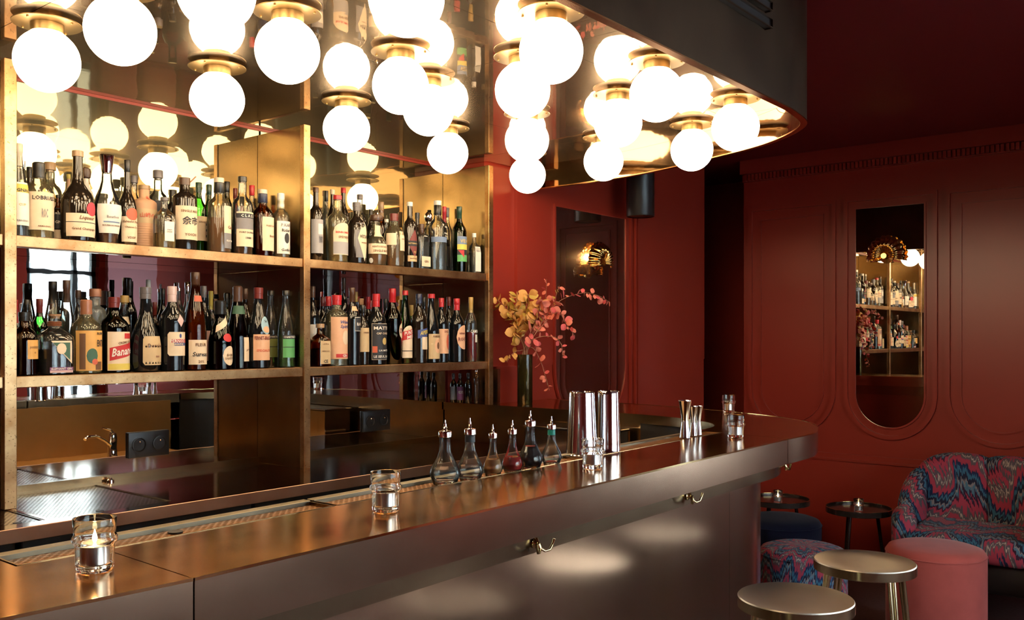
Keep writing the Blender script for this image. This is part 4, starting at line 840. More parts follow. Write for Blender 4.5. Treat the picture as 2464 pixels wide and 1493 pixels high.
LO = [
 # ---- lower shelf, left bay, front row
 (58, 752, 60, 'F', 'squat', 'amber', ('cola', .42), ('black', 'std'), [('r', .26, .56, 34, 'orange', 26)], [('JOSSELIN', .44, 26, 'brown', .045, 26), ('o', .36, 5, 'brown', None, 26)], 'squat dark bottle with orange square label by the left post'),
 (131, 757, 74, 'F', 'squat#', 'clear', ('cola', .42), ('cork', 'cork'), [('t', .18, .56, .66, 'cream'), ('t', .24, .53, .54, 'dkgreen', 0, 0, .0011), ('r', .035, .12, .72, 'pink'), ('r', .075, .125, .72, 'purple', 0, 0, .0012), ('o', .34, .52, .30, 'cream', 0, 0, .0016)], [('ELEPHANT GIN', .10, .62, 'white')], 'corked gin bottle with triangular green label and string neck'),
 (207, 722, 70, 'F', 'std', 'pale', ('gold', .35), ('terra', 'wax'), [('r', .04, .58, 64, 'orange'), ('r', .06, .54, 11, 'brown', -38, 0, .0011), ('o', .14, .34, 22, 'dkgreen', -2, 0, .0011), ('r', .05, .16, 16, 'brown', 26, 0, .0012), ('o', .12, .2, 12, 'coral', 8, 0, .0015)], [('ENTE', .41, 18, 'black', .09, 34), ('RUM', .54, 14, 'black', None, 30)], 'bottle with pictorial orange label and terracotta wax neck'),
 (274, 716, 70, 'F', 'std', 'dgreen', ('cola', .5), ('maroon', 'std'), [('r', .03, .54, 60, 'cream', 10), ('r', .04, .12, 58, 'yellow', 10, 0, .001), ('r', .45, .52, 26, 'red', 40, 0, .0012), ('r', .20, .37, 54, 'red', 12, .22, .0013)], [('Banane', .285, 46, 'white', .11, 12, .2, .14), ('CREME DE', .40, 28, 'brown', None, 16, 0, .14)], 'green liqueur bottle with big red script on picture label'),
 (350, 692, 70, 'F', 'tear', 'black', None, ('grey', 'std'), [('x', .08, .42, 52, 'tan', 14)], [('Dorolou', .31, 36, 'brown', None, 14, .2), ('oo', .18, 9, 'maroon', None, 20)], 'black sloping bottle with shield shaped cream label'),
 (414, 690, 58, 'F', 'std', 'black', None, ('pink', 'long'), [('x', .18, .46, 58, 'cream', 8), ('d', .52, .67, 20, 'pink', 14), ('r', .335, .375, 44, 'red', 12, 0, .0013), ('r', .30, .333, 34, 'blue', 14, 0, .0013), ('o', .39, .44, 6, 'blue', 10, 0, .0013)], [('PERNOD', .355, 38, 'white'), ('ABSINTHE', .316, 26, 'cream')], 'dark absinthe bottle with pale pink cap and octagonal label'),
 (470, 656, 52, 'F', 'hock', 'amber', ('gold', .60), ('brown', 'long'), [('r', .06, .31, 66, 'cream')], [('Sureau', .165, 44, 'black', None, 0, .1), ('FLEUR', .26, 30, 'brown'), ('20%', .09, 16, 'brown')], 'tall tapering amber bottle with handwritten cream label'),
 (530, 724, 56, 'F', 'bell', 'dgreen', ('cola', .6), ('black', 'wax'), [('o', .06, .34, 38, 'cream', 18), ('o', .40, .52, 28, 'red', 10), ('r', .62, .72, 60, 'cream', 0, .5)], [('DOM', .21, 18, 'brown', None, 18), ('LIQUEUR', .16, 26, 'brown', None, 18)], 'bulging green bottle with red wax seal and round cream label'),
 (572, 689, 52, 'F', 'cone', 'olive', ('cola', .25), ('brown', 'wax'), [('r', .09, .38, 40, 'cream', 40), ('r', .66, .76, 80, 'dkgreen')], [('Branche', .24, 24, 'brown', None, 38, .2, .4)], 'frosted olive cone shaped bottle with branch drawing label'),
 (622, 693, 52, 'F', 'hock', 'black', None, ('maroon', 'std'), [('r', .10, .42, 62, 'peach'), ('o', .42, .64, 34, 'sky', 14), ('o', .44, .52, 24, 'peach', 14, 0, .0014)], [('FERNET-BRANCA', .375, 54, 'maroon', .045), ('V', .58, 12, 'black', .03, 14), ('SPECIALITA', .22, 44, 'coral')], 'black bitter bottle with blue eagle roundel and peach label'),
 (690, 700, 40, 'F', 'hock', 'clear', ('grn', .42), ('black', 'short'), [('r', .13, .40, 58, 'green'), ('r', .37, .42, 58, 'black', 0, 0, .001), ('r', .26, .268, 58, 'black', 0, 0, .001)], [('CHARTREUSE', .395, 52, 'white')], 'bottle of green liqueur with green label beside middle post'),
 # ---- lower shelf, left bay, behind
 (38, 722, 26, 'B', 'std', 'dark', None, ('red', 'std'), [('r', .5, .9, 60, 'red')], [], 'dark bottle with red neck label in the left corner'),
 (64, 722, 34, 'M', 'std', 'dark', None, ('black', 'std'), [], [], 'dark bottle with black cap behind the orange square label'),
 (95, 720, 40, 'M', 'std', 'green', ('cola', .5), ('maroon', 'long'), [], [], 'green bottle with brown red neck behind the corked gin'),
 (127, 678, 46, 'M', 'hock', 'clear', ('cola', .30), ('black', 'long'), [], [], 'tall clear bottle with black neck in front of window reflection'),
 (160, 675, 46, 'M', 'hock', 'clear', ('cola', .30), ('brown', 'long'), [('r', .10, .28, 60, 'tan')], [('N', .2, 8, 'brown')], 'tall clear bottle with tan and black cap behind gin'),
 (188, 699, 30, 'B', 'std', 'clear', ('water', .5), ('brown', 'tcork'), [], [], 'clear bottle with wide dark stopper at the back left'),
 (229, 696, 50, 'M', 'shoul', 'frost', None, ('terra', 'tcork'), [('r', .1, .4, 70, 'brown')], [], 'frosted grey jar shaped bottle with terracotta stopper'),
 (262, 702, 28, 'B', 'std', 'dark', None, ('black', 'std'), [], [], 'dark bottle with brown cap behind the script label'),
 (300, 712, 46, 'M', 'caraf', 'clear', ('gold', .4), ('gold', 'tcork'), [('r', .62, .72, 60, 'cream')], [], 'clear decanter bottle with gold topped cork and paper strip'),
 (311, 671, 32, 'B', 'std', 'dgreen', None, ('black', 'long'), [], [], 'tall green bottle with long black neck sleeve at the back'),
 (357, 674, 30, 'B', 'std', 'clear', ('water', .5), ('white', 'long'), [], [], 'clear bottle with white foil behind the black sloping bottle'),
 (372, 728, 28, 'M', 'std', 'amber', ('amber', .5), ('maroon', 'long'), [('r', .2, .5, 60, 'cream')], [], 'amber bottle with dull red neck left of absinthe'),
 (392, 695, 28, 'B', 'std', 'olive', None, ('black', 'std'), [], [], 'olive bottle with black cap left of the pink capped absinthe'),
 (429, 681, 34, 'B', 'std', 'clear', ('gold', .5), ('silver', 'spout'), [], [], 'bottle with chrome collar at the back right of the absinthe'),
 (451, 679, 32, 'B', 'std', 'clear', ('gold', .5), ('silver', 'std'), [], [], 'bottle with ribbed silver cap left of the tall amber bottle'),
 (490, 689, 36, 'M', 'std', 'black', None, ('grey', 'std'), [('r', .1, .46, 70, 'pink')], [], 'black bottle with pink label behind the tall amber bottle'),
 (507, 701, 30, 'B', 'std', 'clear', ('yel', .5), ('yellow', 'long'), [], [], 'bottle with bright yellow neck wrapper at the back'),
 (545, 707, 28, 'B', 'std', 'green', ('water', .4), ('black', 'std'), [], [], 'pale green bottle with black cap behind the wax seal'),
 (590, 695, 34, 'M', 'std', 'dark', None, ('brown', 'std'), [('r', .1, .4, 60, 'tan')], [], 'dark bottle behind the olive cone shaped one'),
 (652, 700, 36, 'M', 'hock', 'clear', ('yel', .42), ('black', 'short'), [('r', .13, .40, 58, 'olive'), ('r', .37, .42, 58, 'black', 0, 0, .001), ('r', .26, .268, 58, 'black', 0, 0, .001)], [('CHARTREUSE', .395, 52, 'white')], 'bottle of yellow liqueur with olive label behind the bitter'),
 # ---- lower shelf, right bay
 (770, 780, 42, 'F', 'squat#', 'amber', ('amber', .4), ('tan', 'tcork'), [('r', .06, .60, .72, 'tan')], [('LIQUEUR', .52, .4, 'brown'), ('ABRICOT', .36, .5, 'brown'), ('CE', .12, .3, 'black')], 'short square bottle with wooden stopper and long tan label'),
 (810, 711, 52, 'F', 'shoul', 'pale', ('water', .60), ('red', 'std'), [('r', .10, .69, 70, 'peach'), ('o', .30, .5, 24, 'cream', 16, 0, .001), ('r', .12, .17, 50, 'red', 8, 0, .0012)], [('Wine\nSpirit', .58, 28, 'blue', .12, 8, .2), ('GIN', .145, 16, 'white', None, 8)], 'clear gin bottle with peach picture label and red cap'),
 (847, 693, 40, 'F', 'std', 'black', None, ('brown', 'long'), [('r', .44, .62, 40, 'white', 20), ('r', .446, .614, 38, 'black', 20, 0, .0012)], [('BLACK', .53, 26, 'white', .04, 20)], 'black bottle with white framed black label and brown neck'),
 (873, 735, 30, 'F', 'std', 'dark', None, ('black', 'std'), [('r', .22, .62, 62, 'tan')], [('AMARO', .54, 36, 'brown')], 'slim dark bottle with tan label between two black labels'),
 (905, 708, 50, 'F', 'std', 'black', None, ('red', 'long'), [('r', .07, .58, 66, 'cream'), ('r', .075, .575, 64, 'black', 0, 0, .0011), ('o', .28, .38, 16, 'gold', 10, 0, .0014), ('r', .17, .26, 13, 'coral', -48, 0, .0014)], [('MATTEI', .515, 54, 'white', .045), ('CAP CORSE', .44, 40, 'cream'), ('L.N. MATTEI', .20, 34, 'white', None, 8), ('LE SEUL BON', .115, 54, 'white', .035)], 'dark aperitif bottle with large black lettered label and red cap'),
 (944, 695, 46, 'F', 'ridge', 'dgreen', ('cola', .6), ('red', 'long'), [('d', .22, .66, 46, 'red', 46), ('o', .34, .54, 30, 'cream', 30, 0, .0012), ('o', .48, .62, 9, 'green', 40, 0, .0016)], [('CYNAR', .44, 30, 'maroon', .07, 34)], 'dark green ridged bottle with red diamond and artichoke label'),
 (975, 700, 34, 'F', 'hock', 'green', ('cola', .5), ('red', 'short'), [('a', .08, .52, 66, 'cream'), ('r', .34, .46, 66, 'red', 0, .25, .0012), ('r', .17, .18, 66, 'black', 0, 0, .0012)], [('PUNT E', .425, 48, 'white', .05, 0, 0, .2), ('MES', .37, 34, 'white', .045, 6, 0, .2)], 'slim vermouth bottle with red slanted banner label'),
 (1008, 708, 40, 'F', 'std', 'dark', ('red', .6), ('navy', 'std'), [('r', .38, .50, 58, 'blue', 6, .2), ('r', .20, .38, 44, 'cream', 22)], [('APEROL', .45, 46, 'yellow', .06, 10, .2, .2)], 'aperitif bottle with slanted blue label and navy cap'),
 (1038, 708, 40, 'F', 'hock', 'black', None, ('red', 'short'), [('r', .06, .42, 64, 'tan'), ('o', .14, .36, 30, 'peach', 8, 0, .001), ('o', .2, .3, 12, 'brown', 8, 0, .0013)], [('AMARO', .385, 36, 'brown')], 'black vermouth bottle with ornate tan label and red lid'),
 (1062, 718, 34, 'F', 'std', 'black', None, ('red', 'std'), [('r', .14, .52, 66, 'peach'), ('o', .2, .44, 28, 'coral', 26, 0, .001)], [('DEL', .48, 20, 'maroon')], 'dark bottle with ornate coral label left of round label'),
 (1099, 719, 40, 'F', 'std', 'black', None, ('red', 'long'), [('o', .20, .58, 62, 'peach', 14)], [('VERMOUTH', .45, 44, 'maroon', None, 14), ('ROUTIN', .36, 50, 'maroon', .06, 14)], 'black vermouth bottle with big round peach label'),
 (1133, 716, 30, 'F', 'std', 'clear', ('red', .46), ('gold', 'long'), [('r', .30, .42, 34, 'white', 30)], [('CAMPARI', .47, 50, 'white', .05)], 'red bitter bottle with gold neck near the right post'),
 (1156, 795, 24, 'F', 'shoul#', 'ceramic', None, ('white', 'short'), [('r', .08, .7, .8, 'white')], [('GIN', .6, .3, 'grey')], 'short white bottle at the right end of lower shelf'),
 (752, 690, 34, 'M', 'std', 'black', None, ('brown', 'std'), [('r', .3, .52, 66, 'white'), ('r', .22, .30, 66, 'red')], [], 'black bottle with white and red label by the middle post'),
 (776, 715, 30, 'B', 'std', 'dark', None, ('maroon', 'std'), [], [], 'dark bottle with maroon cap behind the wooden stopper'),
 (790, 714, 40, 'M', 'std', 'clear', ('water', .5), ('red', 'std'), [('r', .2, .5, 60, 'tan')], [], 'clear bottle with red cap just left of the gin'),
 (827, 669, 26, 'B', 'std', 'black', None, ('brown', 'std'), [], [], 'tall black bottle against the mauve reflection'),
 (856, 703, 28, 'B', 'std', 'dark', None, ('gold', 'std'), [], [], 'dark bottle with gold cap behind framed black label'),
 (886, 715, 30, 'B', 'std', 'dark', None, ('red', 'long'), [], [], 'dark bottle with red neck behind the aperitif'),
 (869, 719, 28, 'M', 'std', 'amber', ('amber', .5), ('cork', 'tcork'), [], [], 'amber bottle with cork top behind the slim dark bottle'),
 (928, 720, 28, 'M', 'std', 'black', None, ('black', 'std'), [], [], 'black bottle left of the green ridged bottle'),
 (990, 735, 26, 'M', 'std', 'green', None, ('gold', 'long'), [], [], 'green bottle with gold neck behind the slanted banner'),
 (1020, 716, 28, 'M', 'std', 'black', None, ('black', 'std'), [], [], 'black bottle behind the navy capped aperitif'),
 (1080, 715, 28, 'M', 'std', 'dark', None, ('maroon', 'std'), [], [], 'dark bottle behind and left of the round peach label'),
]
miss = []
for sh, TB in (('U', UP), ('L', LO)):
    for rec in sorted(TB, key=lambda r: 'FMB'.index(r[3])):
        b_ = bottle(*rec, sh)
        if b_ is None: miss.append((sh, rec[0], rec[10])); continue
        R, H = DIM[b_.name]
        if rec[10].startswith('dark whisky bottle with two'):
            obj('leather_tag', tube([(0.012, -0.006, .93 * H), (0.02, -0.012, .97 * H), (0.032, -0.018, 1.03 * H)], 0.0022, 6), CM['terra'], b_)
        if rec[10].startswith('corked gin'):
            nr = R * .37
            obj('neck_string', join(*[lathe([(nr * 1.02, (.80 + .02 * k) * H), (nr * 1.25, (.81 + .02 * k) * H), (nr * 1.02, (.82 + .02 * k) * H)], 16, cap0=False, cap1=False) for k in range(4)]), CM['terra'], b_)
        if rec[10].startswith('peach paper'):
            for k in range(9): obj('rib', lathe([(R * .99, (.05 + .036 * k) * H), (R * 1.035, (.065 + .036 * k) * H), (R * .99, (.08 + .036 * k) * H)], 20, cap0=False, cap1=False), GL['peach'], b_, 60)
        if rec[10].startswith('amber whisky bottle with black') or rec[10].startswith('clear bottle with blue') or rec[10].startswith('amber bottle with bulging'):
            obj('neck_sleeve', lathe([(R * .43, .80 * H), (R * .445, .805 * H), (R * .43, .93 * H), (R * .40, .935 * H)], 20, cap0=False, cap1=False), CM['navy' if 'navy' in rec[10] else 'black'], b_, 40)
        if rec[10].startswith('round squat'):
            obj('horseman', join(lathe([(0.006, .985 * H), (0.008, H), (0.004, 1.03 * H), (0.001, 1.05 * H)], 10), moved(lathe([(0.003, H), (0.005, 1.02 * H), (0.002, 1.05 * H)], 8), (0.007, 0, 0))), CM['silver'], b_, 60)
        if rec[10].startswith('black bottle with white framed') or rec[10].startswith('tall tapering'):
            obj('neck_label', patch('r', R, H, PROF[rec[4]], .70, .76, 40, False, .001), PM['peach' if 'black' in rec[10] else 'coral'], b_, 60)
print('bottles without room:', miss)
# ------------------------------------------------------------------ things on the bar
def tealight(x, y, z, sc, lab, lit=True, grp='tealight glasses on the bar'):
    """tumbler with a ring bulge, an aluminium tealight inside"""
    t = thing('tealight_glass', lab, 'candle', (x, y, z + 0.0003), 0, grp)
    s = sc
    out = [(0.0215, 0), (0.0232, 0.0012), (0.0240, 0.005), (0.0250, 0.034), (0.0258, 0.037), (0.0292, 0.041), (0.0296, 0.0435), (0.0285, 0.0462), (0.0262, 0.050), (0.0268, 0.056), (0.0278, 0.0705), (0.0274, 0.0716)]
    inn_ = [(0.0264, 0.0712), (0.0256, 0.056), (0.0248, 0.050), (0.0262, 0.0455), (0.0268, 0.0432), (0.0262, 0.041), (0.0242, 0.036), (0.0234, 0.030), (0.0222, 0.0105), (0.019, 0.0088), (0.001, 0.0086)]
    obj('tumbler', lathe([(r * s, q * s) for r, q in out + inn_], 40, cap0=True, cap1=True), M_GLASS, t, 50)
    obj('tealight_cup', lathe([(r * s, q * s) for r, q in [(0.0168, 0.0092), (0.0184, 0.0105), (0.0184, 0.0345), (0.0190, 0.0352), (0.0184, 0.0352), (0.0179, 0.0345)]], 28, cap1=False), M_ALU, t, 40)
    obj('wax', lathe([(r * s, q * s) for r, q in [(0.0178, 0.012), (0.0178, 0.0335), (0.012, 0.0326), (0.002, 0.0324)]], 24), M_WAX, t, 60)
    obj('wick', lathe([(0.0006 * s, 0.032 * s), (0.0006 * s, 0.037 * s)], 6), M_BLACK, t)
    if lit: obj('flame', lathe([(0.0006 * s, 0.0345 * s), (0.0028 * s, 0.038 * s), (0.0035 * s, 0.042 * s), (0.0022 * s, 0.049 * s), (0.0004 * s, 0.055 * s)], 12), M_FLAME, t, 180)
for (px, py, sc, lab, lit) in [(228, 1374, 0.99, 'lit tealight in bulged glass at the near left of bar', True), (928, 1231, 0.99, 'unlit tealight glass beside the joint of drip rails', False),
        (1426, 1128, 0.98, 'tealight glass in front of the shaker tins', False), (1770, 1054, 0.98, 'tealight glass near the rounded bar end', False), (1753, 993, 1.0, 'tealight glass farthest back on the bar return', False)]:
    p = on_z(px, py, ZB); tealight(p.x, p.y, ZB, sc, lab, lit)
# dasher bottles
LIQ = {'w': thin_glass('dasher_clear', (0.95, 0.96, 0.94), 0.02, (0.9, 0.86, 0.78, 0.05), 1.3), 'h': thin_glass('dasher_honey', (0.85, 0.5, 0.24), 0.02, (0.75, 0.36, 0.14, 0.5)), 'r': thin_glass('dasher_red', (0.60, 0.04, 0.03), 0.02, (0.55, 0.02, 0.015, 0.6)), 'k': plain('dasher_dark', (0.014, 0.006, 0.004), 0.08)}
M_DASH = thin_glass('dasher_glass', (0.96, 0.97, 0.95), 0.01, (0.95, 0.93, 0.88, 0.018), 1.35)
def dasher(px, base, top, wpx, fill, liq, lab, tape=None, par=None, z=ZB, pos=None):
    p = pos or on_z(px, base, z); d = cosY * p.x + sinY * p.y
    H = (base - top) / FPX * d * 0.985; R = wpx / FPX * d / 2
    t = thing('dasher_bottle', lab, 'bottle', (p.x, p.y, z + (-0.0056 if z == ZB else 0.0005)), 0, 'bitters dasher bottles')
    if z == ZB: t.location.z = z - 0.0055
    P = [(0.70, 0), (0.76, .01), (0.84, .07), (1.0, .16), (0.98, .20), (0.86, .28), (0.66, .36), (0.48, .44), (0.38, .53), (0.34, .64), (0.33, .74), (0.36, .755)]
    obj('glass_body', lathe([(r * R, q * H) for r, q in P], 32), M_DASH, t, 50)
    thick = [(r * R * 0.985, q * H) for r, q in P if q < 0.1]
    obj('glass_foot', lathe([(R * .69, .001), (R * .75, .012 * H), (R * .8, .055 * H), (R * .5, .066 * H), (R * .05, .07 * H)], 28), M_GLASS, t, 50)
    lp = [(R * .60, .075 * H)] + [(prof_r(P, q) * R * 0.93, q * H) for q in [.08 + (fill - .08) * k / 8 for k in range(9)]]
    obj('liquid', lathe(lp, 28), LIQ[liq], t, 50)
    cap = obj('cap', lathe([(R * .38, .735 * H), (R * .43, .74 * H), (R * .43, .815 * H), (R * .40, .83 * H), (R * .16, .842 * H)], 24), M_CHROME, t, 40)
    obj('dasher_spout', lathe([(R * .14, .84 * H), (R * .10, .87 * H), (R * .15, .885 * H), (R * .09, .90 * H), (R * .10, .93 * H), (R * .05, .955 * H), (R * .045, H)], 12), M_CHROME, cap, 40)
    if tape: obj('tape_band', lathe([(R * .36, .62 * H), (R * .375, .622 * H), (R * .365, .72 * H), (R * .35, .722 * H)], 24, cap0=False, cap1=False), tape, t, 40)
M_TEAL = plain('teal_tape', (0.01, 0.26, 0.19), 0.5); M_BTAPE = plain('black_tape', (0.015, 0.015, 0.017), 0.5)
dasher(1071, 1160, 1003, 76, .25, 'w', 'largest clear dasher bottle, leftmost of the six on rail')
dasher(1131, 1152, 998, 66, .24, 'w', 'clear dasher bottle with black tape round its neck', M_BTAPE)
dasher(1186, 1141, 1014, 48, .33, 'h', 'dasher bottle of pale honey coloured bitters')
dasher(1233, 1133, 1004, 52, .31, 'r', 'dasher bottle of bright red bitters')
dasher(1276, 1125, 981, 60, .40, 'k', 'tall dasher bottle of nearly black bitters')
dasher(1327, 1115, 995, 50, .17, 'w', 'clear dasher bottle with teal tape round its neck', M_TEAL)
# shaker tins, upside down
def tin(px, base, top, wb, wt_, lab):
    p = on_z(px, base, ZB); d = cosY * p.x + sinY * p.y; H = (base - top) / FPX * d; a, b = wb / FPX * d / 2, wt_ / FPX * d / 2
    t = thing('shaker_tin', lab, 'shaker', (p.x, p.y, ZB - 0.0055 if p.y < rail_back(p.x) - 0.01 else ZB), 0, 'upturned cocktail shaker tins')
    P = [(a * 1.0, 0), (a * 1.035, 0.001), (a * 1.035, 0.004), (a, 0.006)] + [(a + (b - a) * (k / 8) ** 0.9, 0.006 + (H * 0.93 - 0.006) * k / 8) for k in range(1, 9)] + [(b * 0.985, H * .932), (b, H * .936), (b * .985, H * .985), (b * .93, H), (b * .86, H), (b * .84, H * .985), (b * .2, H * .982)]
    obj('tin_body', lathe(P, 48), M_TIN, t, 30)
tin(1400, 1092, 938, 76, 62, 'upturned steel shaker tin on left of the pair')
tin(1464, 1085, 936, 58, 52, 'upturned steel shaker tin on right of the pair, partly hidden')
def jigger(px, base, top, w, lab):
    p = on_z(px, base, ZB); d = cosY * p.x + sinY * p.y; H = (base - top) / FPX * d; R = w / FPX * d / 2
    t = thing('jigger', lab, 'jigger', (p.x, p.y, ZB), 0, 'steel jiggers on the bar')
    obj('lower_cup', lathe([(R * .80, 0.0), (R * .86, .006 * H), (R * .84, .02 * H), (R * .52, .43 * H)], 32), M_TIN, t, 30)
    obj('waist_ring', lathe([(R * .52, .425 * H), (R * .58, .43 * H), (R * .58, .455 * H), (R * .52, .46 * H)], 32), M_TIN, t, 30)
    obj('upper_cup', lathe([(R * .52, .455 * H), (R * .62, .60 * H), (R * .96, .97 * H), (R * 1.0, .985 * H), (R * .99, H), (R * .93, .985 * H), (R * .5, .60 * H), (R * .1, .56 * H)], 32), M_TIN, t, 30)
jigger(1648, 1054, 964, 31, 'tallest steel jigger in front of two smaller ones')
jigger(1668, 1049, 978, 22, 'small steel jigger in the middle of the three')
jigger(1681, 1047, 977, 19, 'small steel jigger on right of the three')
# bitters and sprays on the return, beside the shelf mirror
def ledge_bottle(px, Y, top, w, glass, cap, lab, kind='std', label=None, txt=None):
    p = on_y(px, 960, Y); d = cosY * p.x + sinY * p.y; H = EYE - (top - HYP) / FPX * d - ZB; R = w / FPX * d / 2
    t = thing('bitters_bottle', lab, 'bottle', (p.x, p.y, ZB + 0.0005), 0, 'small bottles in the corner below the shelves')
    P = PROF[kind]
    obj('glass_body', lathe([(r * R, z * H) for r, z in P], 20), GL[glass], t, 40)
    nr = P[-1][0] * R; obj('cap', lathe([(nr * 1.1, .86 * H), (nr * 1.3, .87 * H), (nr * 1.2, .98 * H), (nr * .8, H)], 16), CM[cap], t, 35)
    if label: lb = obj('paper_label', patch('r', R, H, P, .10, .55, 74, False, .0006, -30), PM[label], t, 60)
    if txt:
        TV, TF = text_vf(txt, 2 * math.radians(40) * R); obj('lettering', ([wrap(math.degrees(v.x / R), .36 * H + v.z, R + .0013, False, -34) for v in TV], TF), INK['white'], lb)
ledge_bottle(1091, 2.985, 899, 16, 'black', 'black', 'small black bitters bottle with pale label nearest the mirror', 'squat', 'ash')
ledge_bottle(1107, 2.945, 899, 17, 'black', 'black', 'small black bitters bottle with mauve lettered label', 'squat', 'purple', "BITTER\nTRUTH")
ledge_bottle(1127, 2.895, 898, 17, 'black', 'black', 'small plain black bitters bottle beside the spray', 'squat')
ledge_bottle(1147, 2.850, 888, 13, 'clear', 'silver', 'slim clear spray bottle with silver pump', 'shoul')
dasher(0, 965, 898, 28, .55, 'h', 'clear oil dasher standing in the corner by the right post', None, None, ZB + 0.0001, on_z(1163, 966, ZB))

# ------------------------------------------------------------------ vase of dried eucalyptus
vp = on_z(1263, 973, ZB); vd = cosY * vp.x + sinY * vp.y
vs_ = thing('glass_vase', 'tall olive brown glass cylinder vase on the bar return', 'vase', (vp.x, vp.y, ZB + 0.0005))
RV, HV = 37 / FPX * vd / 2, 119 / FPX * vd
obj('vase_glass', lathe([(RV * .96, 0), (RV, 0.004), (RV, HV), (RV * .93, HV), (RV * .93, 0.02), (RV * .1, 0.018)], 36), thin_glass('olive_vase_glass', (0.42, 0.36, 0.14), 0.02, (0.06, 0.05, 0.015, 0.25)), vs_, 40)
obj('vase_foot', lathe([(RV * .9, 0.001), (RV * .92, 0.018), (RV * .2, 0.017)], 30), thin_glass('olive_foot_glass', (0.16, 0.15, 0.06)), vs_, 40)
LEAFC = {'amber': (0.62, 0.30, 0.075), 'coral': (0.66, 0.17, 0.11), 'rose': (0.58, 0.085, 0.085), 'ochre': (0.50, 0.33, 0.06)}
LM = {k: plain('dried_leaf_' + k, c, 0.65, vary=0.25, scale=25.0) for k, c in LEAFC.items()}
M_STEMW = plain('eucalyptus_stem', (0.32, 0.14, 0.08), 0.7)
def leaf_mesh(col, wide):
    V, F = [], []; n = 6
    for i in range(n + 1):
        t = i / n; w = wide * math.sin(PI * min(1, t * 0.93 + 0.05)) ** 0.7
        for s in (-1, -0.5, 0, 0.5, 1): V.append((s * w, t, 0.10 * math.sin(PI * t) - 0.16 * abs(s) * w))
    for i in range(n):
        for j in range(4):
            a = i * 5 + j; F.append((a, a + 1, a + 6, a + 5))
    return mesh('leaf', V, F, LM[col], 180)
LEAF = {c: [leaf_mesh(c, 0.48), leaf_mesh(c, 0.40), leaf_mesh(c, 0.30)] for c in LEAFC}
def branch(pts, leaves, size, cols, lab, seed, spread=9, dd=0.0, base=True):
    rnd = random.Random(seed)
    P = ([Vector((vp.x + rnd.uniform(-.01, .01), vp.y + rnd.uniform(-.01, .01), ZB + 0.03)), Vector((vp.x + rnd.uniform(-.012, .012), vp.y + rnd.uniform(-.012, .012), ZB + HV))] if base else [])
    n = len(pts)
    for i, (x, y) in enumerate(pts): P.append(at_d(x, y, vd + dd * (i + 1) / n))
    root = thing('eucalyptus_branch', lab, 'branch', tuple(P[0]), 0, 'dried eucalyptus branches in the vase')
    Q = [p - P[0] for p in P]
    C = []
    for i in range(len(Q) - 1):
        p0, p1, p2, p3 = Q[max(i - 1, 0)], Q[i], Q[i + 1], Q[min(i + 2, len(Q) - 1)]
        for k in range(5):
            t = k / 5; C.append(0.5 * ((2 * p1) + (p2 - p0) * t + (2 * p0 - 5 * p1 + 4 * p2 - p3) * t * t + (3 * p1 - p0 - 3 * p2 + p3) * t ** 3))
    C.append(Q[-1])
    obj('stem', tube(C, [0.0022 - 0.0014 * i / len(C) for i in range(len(C))], 6), M_STEMW, root, 60)
    start = 11 if base else 0
    for k in range(leaves):
        f = (k + rnd.random() * .6) / leaves; idx = start + f * (len(C) - 1 - start); i = min(int(idx), len(C) - 2)
        pos = C[i].lerp(C[i + 1], idx - i); dirn = (C[i + 1] - C[i]).normalized()
        side = dirn.orthogonal(); side.rotate(Matrix.Rotation(rnd.uniform(0, 6.28), 3, dirn))
        ax = (side + dirn * rnd.uniform(.1, .6)).normalized(); s = 1.3 * size * rnd.uniform(.7, 1.15) * (1 - .3 * f)
        nrm = Vector((rnd.uniform(-1, 1), -1.2 + rnd.uniform(-.6, .6), rnd.uniform(-.3, 1)))
        zc = (nrm - ax * nrm.dot(ax)).normalized(); xc = ax.cross(zc)
        M = Matrix((xc, ax, zc)).transposed().to_4x4()
        o = link('leaf', LEAF[rnd.choice(cols)][rnd.randrange(3)], root)
        o.matrix_local = Matrix.Translation(pos + ax * s * .12) @ M @ Matrix.Diagonal((s, s, s, 1))
AC, CC, RC = ['amber', 'amber', 'ochre'], ['coral', 'coral', 'rose'], ['rose', 'coral']
branch([(1250, 800), (1228, 752), (1196, 722)], 20, .044, AC, 'amber eucalyptus branch leaning left towards the brass post', 1)
branch([(1252, 810), (1238, 765), (1245, 712)], 36, .048, AC, 'amber eucalyptus branch at left of the dense clump', 2, dd=-.02)
branch([(1262, 800), (1266, 750), (1272, 708)], 36, .048, AC, 'amber eucalyptus branch rising straight from the vase', 3, dd=.03)
branch([(1275, 805), (1294, 765), (1302, 722)], 32, .045, ['amber', 'coral', 'amber'], 'amber and coral branch at right of the dense clump', 4)
branch([(1282, 800), (1310, 745), (1315, 672)], 16, .026, CC, 'thin upright coral branch with tiny leaves at its tip', 5, dd=.05)
branch([(1285, 800), (1325, 745), (1346, 688)], 15, .030, ['coral', 'ochre'], 'coral branch rising in front of the dark mirror edge', 6, dd=.03)
branch([(1290, 800), (1340, 730), (1400, 706), (1440, 712), (1467, 728)], 28, .030, CC, 'long coral branch arching right towards the shell sconce', 7, dd=.04)
branch([(1292, 800), (1340, 752), (1362, 780), (1384, 810)], 22, .030, CC, 'coral branch drooping right at mid height', 8, dd=-.02)
branch([(1288, 815), (1335, 812), (1352, 835), (1353, 862)], 12, .028, CC, 'short coral branch hanging right of the vase', 9, dd=-.02)
branch([(1282, 838), (1300, 868), (1312, 905), (1322, 940)], 13, .028, RC, 'rose branch trailing down beside the vase', 10, dd=-.04)
branch([(1248, 845), (1236, 850), (1224, 862), (1216, 872)], 9, .030, AC, 'short amber branch bending down left of the vase rim', 11, dd=-.03)
